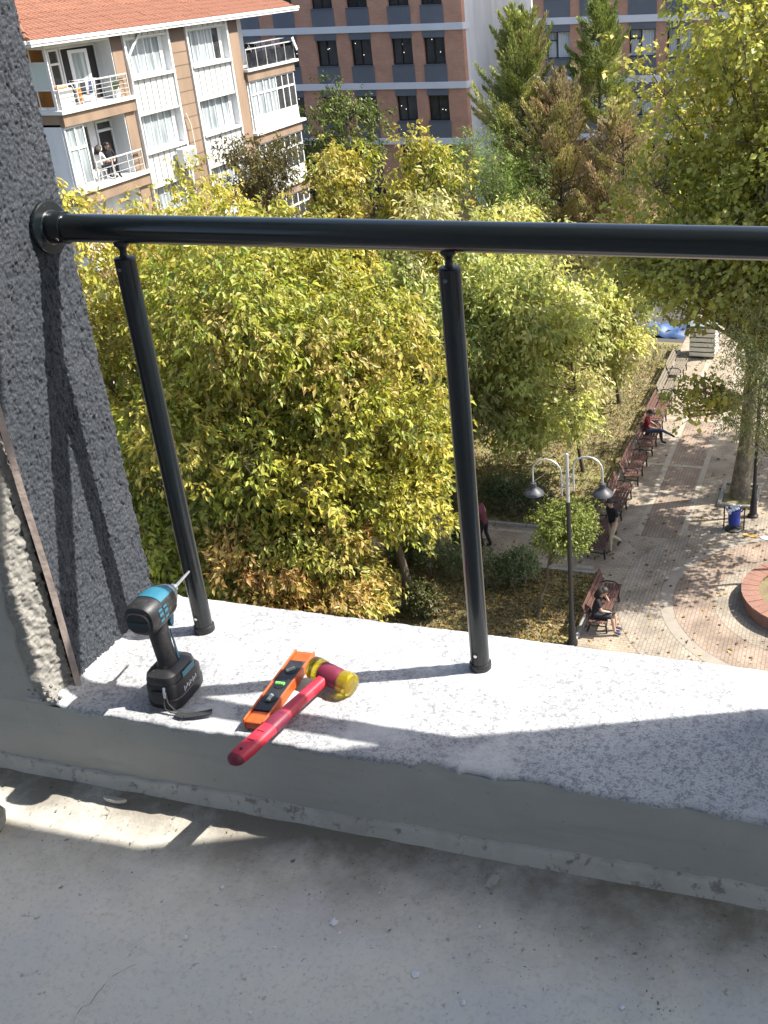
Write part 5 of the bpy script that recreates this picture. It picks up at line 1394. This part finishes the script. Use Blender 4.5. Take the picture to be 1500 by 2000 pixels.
# fallen leaves -----------------------------------------------------
def litter_mesh(n, xr, yr, z, seed, dens=None):
    g = np.random.default_rng(seed); x = g.uniform(*xr, n); y = g.uniform(*yr, n)
    base = np.stack([x, y, np.full(n, z) + g.uniform(0, .015, n)], 1)
    d = unit(np.stack([g.normal(size=n), g.normal(size=n), g.uniform(-.1, .3, n)], 1)); nr = unit(np.stack([g.normal(0, .25, n), g.normal(0, .25, n), np.ones(n)], 1))
    ln = g.uniform(.06, .15, n); V = leaf_quads(base, d, nr, ln, ln * .6); F = np.arange(n * 4).reshape(n, 4)
    pal = np.array([(.40, .27, .07), (.28, .17, .06), (.20, .13, .07), (.46, .36, .16), (.14, .10, .06)]); c = pal[g.integers(0, 5, n)]
    return V, F, np.repeat(c, 4, axis=0)
for nm, n, xr, yr, z, sd in (('lawn_litter', 5200, (-13, -6.1), (21.5, 26.0), .075, 1), ('lawn_litter', 3800, (-14, -7), (28.6, 44), .075, 2), ('path_litter', 520, (-6, 2), (22, 31), .03, 3), ('path_litter', 260, (-6.9, -2), (31, 45), .03, 4), ('path_litter', 300, (-14, -6), (26.1, 28.4), .03, 5)):
    V, F, T = litter_mesh(n, xr, yr, z, sd)
    o = link('fallen_leaves', fast_mesh('fallen_leaves', V, F, T), M_leaf); o['kind'] = 'stuff'; o['label'] = 'dry fallen leaves scattered over the lawn and paving'
# grass tufts
n = 42000; g = np.random.default_rng(61)
x = g.uniform(-14, -6.1, n); y = g.uniform(21.3, 46, n); ok = (y < 26) | ((y > 28.6) & (x < -7)); x, y = x[ok], y[ok]; n = len(x)
base = np.stack([x, y, np.full(n, .055)], 1); d = unit(np.stack([g.normal(0, .6, n), g.normal(0, .6, n), np.ones(n)], 1)); nr = unit(g.normal(size=(n, 3)))
ln = g.uniform(.06, .16, n); V = leaf_quads(base, d, nr, ln, ln * .25); pal = np.array([(.16, .16, .05), (.11, .13, .035), (.22, .19, .09), (.08, .09, .03)]); c = pal[g.integers(0, 4, n)]
o = link('grass', fast_mesh('grass', V, np.arange(n * 4).reshape(n, 4), np.repeat(c, 4, axis=0)), M_leaf); o['kind'] = 'stuff'; o['label'] = 'sparse dry grass blades on the lawns'

# ================================================================== people and animals
SKIN = mat('skin', (.42, .26, .185), .55); HAIR = mat('dark_hair', (.018, .013, .011), .6)
def cloth(c): return mat('cloth', c, .9, var=.15, vscale=6, bump=.15, bscale=60)
DG = None
def skin_body(chains, name):
    """chains: list of (list of (pos, radius, tag), index of attach vertex or None) -> mesh + bone list"""
    vs, es, rad, bones = [], [], [], []
    names = {}
    for nodes, attach in chains:
        prev = names[attach] if attach else None
        for nm, p, r, tag in nodes:
            vs.append(Vector(p)); rad.append(r); i = len(vs) - 1; names[nm] = i
            if prev is not None:
                es.append((prev, i)); bones.append((vs[prev], vs[i], r, tag))
            prev = i
    me = bpy.data.meshes.new(name); me.from_pydata(vs, es, [])
    ob = bpy.data.objects.new(name, me); COL.objects.link(ob)
    sk = ob.modifiers.new('skin', 'SKIN'); sk.use_smooth_shade = True
    if not me.skin_vertices: 
        bm_ = None
    lay = me.skin_vertices[0].data if me.skin_vertices else None
    if lay is None:
        import bmesh
        bm = bmesh.new(); bm.from_mesh(me); bm.verts.layers.skin.verify(); bm.to_mesh(me); bm.free(); lay = me.skin_vertices[0].data
    for i, r in enumerate(rad): lay[i].radius = (r, r); lay[i].use_root = (i == 0)
    sub = ob.modifiers.new('sub', 'SUBSURF'); sub.levels = 1; sub.render_levels = 1
    dg = bpy.context.evaluated_depsgraph_get(); dg.update()
    out = bpy.data.meshes.new_from_object(ob.evaluated_get(dg))
    bpy.data.objects.remove(ob)
    return out, bones, names, vs
def person(label, loc, rotz, J, mats, hair='short', name='person', group=None, cap=None, skinm=None):
    """J: joint positions; local frame: x right, y forward, z up"""
    t = thing(name, label, 'person', loc, rotz, group)
    V = lambda k: Vector(J[k])
    head, neck = V('head'), V('neck')
    up = (head - neck).normalized(); fw = Vector(J.get('face', (0, 1, 0))).normalized(); fw = (fw - up * fw.dot(up)).normalized(); sd = fw.cross(up)
    ch = [([('pelvis', V('pelvis'), .135, 'leg'), ('waist', V('waist'), .125, 'top'), ('chest', V('chest'), .15, 'top'), ('neckb', V('chest').lerp(neck, .75), .085, 'top'), ('neck', neck, .055, 'skin'), ('jaw', head - up * .05 + fw * .015, .078, 'skin'), ('cran', head + up * .045 - fw * .006, .098, 'skin'), ('crown', head + up * .10 - fw * .01, .07, 'skin')], None),
          ([('nose', head + fw * .105 - up * .005, .017, 'skin')], 'cran')]
    for s, sg in (('l', -1), ('r', 1)):
        ch.append(([('sh' + s, V('sh' + s), .066, 'top'), ('slv' + s, V('sh' + s).lerp(V('el' + s), .62), .052, 'sleeve'), ('el' + s, V('el' + s), .043, 'arm'), ('wr' + s, V('wr' + s), .029, 'arm'), ('pm' + s, V('pm' + s), .034, 'skin')], 'chest'))
        d = (V('pm' + s) - V('wr' + s)).normalized(); a = d.orthogonal().normalized(); b_ = d.cross(a)
        for q in range(4):
            o_ = a * (.026 * (q - 1.5) / 1.5); L_ = (.062, .074, .070, .056)[q]
            ch.append(([('f%d%s' % (q, s), V('pm' + s) + d * .035 + o_, .0095, 'skin'), ('g%d%s' % (q, s), V('pm' + s) + d * (.035 + L_ * .6) + o_ * 1.1 + b_ * .008, .0088, 'skin'), ('h%d%s' % (q, s), V('pm' + s) + d * (.035 + L_) + o_ * 1.1 + b_ * .022, .008, 'skin')], 'pm' + s))
        ch.append(([('t0' + s, V('pm' + s) + a * .034 + d * .005, .011, 'skin'), ('t1' + s, V('pm' + s) + a * .048 + d * .04 + b_ * .01, .0092, 'skin')], 'pm' + s))
        ch.append(([('hp' + s, V('hp' + s), .10, 'leg'), ('th' + s, V('hp' + s).lerp(V('kn' + s), .5), .083, 'leg'), ('kn' + s, V('kn' + s), .06, 'leg'), ('cf' + s, V('kn' + s).lerp(V('an' + s), .4), .056, 'shin'), ('an' + s, V('an' + s), .042, 'shin'), ('to' + s, V('to' + s), .040, 'shoe')], 'pelvis'))
        ch.append(([('ear' + s, head + sd * sg * .10 - fw * .01, .018, 'skin')], 'cran'))
    me, bones, names, vs = skin_body(ch, 'body')
    tags = ['top', 'leg', 'sleeve', 'arm', 'skin', 'shin', 'shoe']
    ml = {'top': mats['top'], 'leg': mats['leg'], 'sleeve': mats.get('sleeve', mats['top']), 'arm': mats.get('arm', skinm or SKIN), 'skin': skinm or SKIN, 'shin': mats.get('shin', mats['leg']), 'shoe': mats['shoe']}
    me.materials.clear()
    for k in tags: me.materials.append(ml[k])
    idx = []
    for p in me.polygons:
        c = p.center; best = (9, 0)
        for a, b_, r, tg in bones:
            ab_ = b_ - a; tt = max(0, min(1, (c - a).dot(ab_) / max(ab_.length_squared, 1e-9))); dd = (c - (a + ab_ * tt)).length - r
            if dd < best[0]: best = (dd, tags.index(tg))
        idx.append(best[1])
    me.polygons.foreach_set('material_index', idx)
    o = bpy.data.objects.new('body', me); COL.objects.link(o); o.parent = t
    # hair cap hugging the skull, open at the face
    mb = MB(); vsx = []; c0 = head + up * .038 - fw * .012
    mb.ball((0, 0, 0), (.105, .112, .112), 14, 10)
    keep = MB(); M_ = Matrix((sd, fw, up)).transposed()
    for f in mb.f:
        cc = sum((Vector(mb.v[i]) for i in f), Vector()) / len(f)
        if (cc.y > .035 and cc.z < .045) or cc.z < -.045: continue
        keep.add([M_ @ Vector(mb.v[i]) + c0 for i in f], [tuple(range(len(f)))])
    if hair == 'long':
        for k in range(9):
            a = R(190 + 160 * k / 8); p0 = c0 + M_ @ Vector((.10 * math.cos(a), .105 * math.sin(a), .02)); keep.tube([p0, p0 - up * .14 - fw * .02, p0 - up * .30 - fw * .03 + Vector((0, 0, -.02))], [.035, .036, .012], 6)
    part('hair', keep, cap or HAIR, t, True)
    if cap:
        b2 = MB(); b2.add([c0 + M_ @ Vector(v) for v in ((-.08, .09, .03), (.08, .09, .03), (.06, .19, .012), (-.06, .19, .012), (-.08, .09, .042), (.08, .09, .042), (.06, .19, .02), (-.06, .19, .02))], [(0, 1, 2, 3)[::-1], (4, 5, 6, 7), (0, 1, 5, 4), (1, 2, 6, 5), (2, 3, 7, 6), (3, 0, 4, 7)]); part('cap_peak', b2, cap, t)
    for sg in (-1, 1):
        b2 = MB(); b2.ball(head + fw * .093 + sd * sg * .034 + up * .03, .011, 7, 5); part('eye', b2, HAIR, t, True)
    b2 = MB(); b2.tube([head + fw * .088 - up * .052 - sd * .022, head + fw * .094 - up * .054, head + fw * .088 - up * .052 + sd * .022], .006, 5); part('mouth', b2, mat('lips', (.30, .12, .10), .5), t)
    return t
def arm(J, s, sh, el, wr):
    J['sh' + s], J['el' + s], J['wr' + s] = sh, el, wr
    d = (Vector(wr) - Vector(el)).normalized(); J['pm' + s] = tuple(Vector(wr) + d * .07)
def leg(J, s, hp, kn, an, fwd=(0, 1, 0)):
    J['hp' + s], J['kn' + s], J['an' + s] = hp, kn, an
    J['to' + s] = tuple(Vector(an) + Vector(fwd).normalized() * .17 + Vector((0, 0, -.045)))
# man walking towards the camera's right, head bowed
J = dict(pelvis=(0, 0, .94), waist=(0, .02, 1.10), chest=(0, .045, 1.31), neck=(0, .075, 1.49), head=(0, .115, 1.60), face=(-.1, 1, -.45))
arm(J, 'l', (-.19, .04, 1.42), (-.24, .02, 1.14), (-.20, .13, .93)); arm(J, 'r', (.19, .04, 1.42), (.23, -.06, 1.15), (.20, -.02, .90))
leg(J, 'l', (-.09, 0, .90), (-.10, .16, .50), (-.09, .16, .09)); leg(J, 'r', (.09, 0, .90), (.09, .05, .49), (.09, -.32, .20), (0, .75, -.65))
person('man in black T-shirt and beige trousers walking with head bowed beside the bench', (-6.05, 27.55, .025), R(135), J, dict(top=cloth((.010, .010, .014)), leg=cloth((.42, .335, .225)), shoe=cloth((.06, .055, .05))))
# seated poses
def seated(lean=.0, reach=None, cross=False, face=(0, 1, 0)):
    J = dict(pelvis=(0, -.02, .56), waist=(0, -.04 + lean * .3, .72), chest=(0, -.03 + lean, .93), neck=(0, 0 + lean * 1.4, 1.10), head=(0, .05 + lean * 1.7, 1.21), face=face)
    arm(J, 'l', (-.18, lean, 1.03), (-.24, .10 + lean, .78), (-.13, .30, .70)); arm(J, 'r', (.18, lean, 1.03), (.24, .10 + lean, .78), (.13, .32, .70))
    leg(J, 'l', (-.10, .02, .54), (-.12, .46, .54), (-.12, .50, .10))
    if cross: leg(J, 'r', (.10, .02, .54), (.02, .48, .62), (-.16, .80, .38), (-.3, 1, -.4))
    else: leg(J, 'r', (.10, .02, .54), (.12, .46, .54), (.12, .52, .10))
    return J
J = seated(.02, cross=True, face=(.25, 1, -.2)); arm(J, 'l', (-.19, .02, 1.03), (-.32, -.02, .80), (-.20, .22, .72))
person('man in red shirt, dark cap and jeans sitting cross-legged on the bench', (-6.48, 35.3, .025), R(-90), J, dict(top=cloth((.20, .012, .018)), leg=cloth((.03, .05, .095)), shoe=cloth((.012, .012, .014))), cap=cloth((.02, .022, .02)))
J = seated(.10, face=(.1, 1, -.5)); arm(J, 'l', (-.18, .10, 1.03), (-.20, .30, .80), (-.05, .26, 1.05))
person('woman in black with dark ponytail sitting on the near bench, hand at her face', (-5.60, 23.3, .025), R(-90), J, dict(top=cloth((.010, .010, .012)), leg=cloth((.016, .017, .022)), shin=SKIN, shoe=cloth((.05, .05, .12))), hair='long')
J = dict(pelvis=(0, 0, .90), waist=(0, .06, 1.05), chest=(0, .15, 1.24), neck=(0, .24, 1.40), head=(0, .31, 1.49), face=(0, 1, -.6))
arm(J, 'l', (-.18, .15, 1.34), (-.23, .22, 1.08), (-.18, .38, .92)); arm(J, 'r', (.18, .15, 1.34), (.24, .10, 1.08), (.20, .22, .88))
leg(J, 'l', (-.09, 0, .86), (-.10, .10, .48), (-.10, .0, .09)); leg(J, 'r', (.09, 0, .86), (.10, .02, .48), (.10, -.14, .09))
person('stooping person with pink sleeves and black trousers behind the right railing post', (-9.85, 26.95, .025), R(75), J, dict(top=cloth((.10, .02, .03)), leg=cloth((.012, .012, .014)), sleeve=cloth((.55, .25, .25)), shoe=cloth((.03, .03, .03))))
mb = MB(); mb.ball((0, 0, .30), (.26, .20, .30), 12, 8); mb.tube([(-.12, 0, .55), (-.06, 0, .72), (.06, 0, .72), (.12, 0, .55)], .02, 6)
t = thing('bag', 'big black bag on the cross path, just left of the right post', 'bag', (-10.75, 27.0, .025)); part('sack', mb, cloth((.008, .008, .009)), t, 60)
# two women on the middle balcony of the apartment building, seated on stools
for x, y, rz, lab, c_top, c_arm, sl in ((XF - .42, 38.55, R(-120), 'dark-haired woman in black sitting on the balcony before the dark doorway', (.012, .012, .014), (.012, .012, .014), 'low stool under the woman in black on the balcony'),
                                       (XF - .25, 37.75, R(-10), 'woman in white top sitting with her back turned on the balcony', (.62, .62, .62), (.42, .26, .185), 'low stool under the woman in white on the balcony')):
    person(lab, (x, y, FL[1] + .003), rz, seated(.02), dict(top=cloth(c_top), leg=cloth((.03, .035, .05)), shoe=cloth((.02, .02, .02)), arm=cloth(c_arm)), hair='long')
    t = thing('stool', sl, 'stool', (x, y, FL[1] + .002), rz)
    part('seat', MB().bbox((-.17, -.19, .40), (.17, .15, .435), .015), M_white, t)
    for sx in (-1, 1):
        for sy in (-1, 1): part('leg', MB().tube([(sx * .14, sy * .14 - .02, 0), (sx * .12, sy * .12 - .02, .40)], .016, 6), M_white, t)
# white cat on the lawn
M_fur = mat('white_fur', (.58, .56, .52), .9, bump=.4, bscale=60)
ct = thing('cat', 'white cat with dark head patch stretching on the shaded lawn', 'cat', (-10.35, 30.85, .065), R(200))
ch = [([('pelvis', (0, -.16, .17), .075, 'b'), ('belly', (0, -.02, .175), .08, 'b'), ('chest', (0, .13, .19), .072, 'b'), ('neck', (0, .21, .235), .048, 'b'), ('head', (0, .27, .265), .058, 'h'), ('muz', (0, .325, .25), .03, 'b')], None),
      ([('t1', (0, -.25, .20), .026, 'b'), ('t2', (.05, -.36, .17), .022, 'b'), ('t3', (.11, -.44, .10), .018, 'b')], 'pelvis'),
      ([('el', (-.035, .275, .335), .014, 'h')], 'head'), ([('er', (.035, .275, .335), .014, 'h')], 'head')]
for s, sg in (('l', -1), ('r', 1)):
    ch.append(([('s' + s, (sg * .05, .13, .13), .036, 'b'), ('e' + s, (sg * .05, .12, .075), .026, 'b'), ('p' + s, (sg * .05, .165, .018), .022, 'b')], 'chest'))
    ch.append(([('k' + s, (sg * .06, -.12, .12), .045, 'b'), ('h' + s, (sg * .06, -.21, .075), .024, 'b'), ('q' + s, (sg * .06, -.165, .018), .022, 'b')], 'pelvis'))
me, bones, nm, vv = skin_body(ch, 'body'); me.materials.clear(); me.materials.append(M_fur); me.materials.append(HAIR)
for p in me.polygons: p.material_index = 1 if (p.center - Vector((.03, .27, .30))).length < .05 else 0
o = bpy.data.objects.new('body', me); COL.objects.link(o); o.parent = ct

# far fill: pale building in the gap, parked van, low wall
t = thing('pale_building', 'pale plastered building with balconies in the gap between the brick buildings', 'building', (-25.5, 92, 0))
part('body', MB().box((-33, 92, 0), (-16, 104, 22)), mat('cream_render', (.55, .52, .46), .85), t, world=True)
for zf in (3.2, 6.2, 9.2, 12.2, 15.2):
    part('balcony', MB().bbox((-25.6, 90.4, zf), (-22.2, 91.99, zf + 1.15), .02), mat('grey_parapet', (.42, .42, .40), .8), t, world=True)
    part('window', MB().box((-27.2, 91.9, zf + .3), (-26.2, 91.99, zf + 1.9)), M_glass, t, world=True); part('window', MB().box((-25.2, 91.9, zf + .1), (-23.0, 91.99, zf + 2.2)), M_glass, t, world=True)
vn = thing('van', 'white van parked before the brick building, seen between the tree tops', 'van', (-36.5, 62.6, .002), R(92))
mb = MB()
prof = [(-2.5, .35), (-2.5, 1.0), (-2.42, 2.0), (-2.3, 2.12), (1.2, 2.12), (1.45, 2.02), (1.95, 1.25), (2.45, 1.05), (2.52, .8), (2.5, .35)]
mb.prism(prof, -.92, .92, 'X'); mb.v = [(y_, x_ * 1, z_) if False else (x_, y_, z_) for x_, y_, z_ in mb.v]; part('body', mb, M_white, vn)
for sg in (-1, 1):
    mb = MB(); mb.box((sg * .921 - .004, -2.2, 1.32), (sg * .921 + .004, 1.45, 1.9)); part('side_window', mb, M_glass, vn)
    for y in (-1.6, 1.6): mb = MB(); mb.lathe([(.33, -.1), (.34, 0), (.33, .1)], 20, axis='X', origin=(sg * .84, y, .33)); part('wheel', mb, M_rubber, vn, 40)
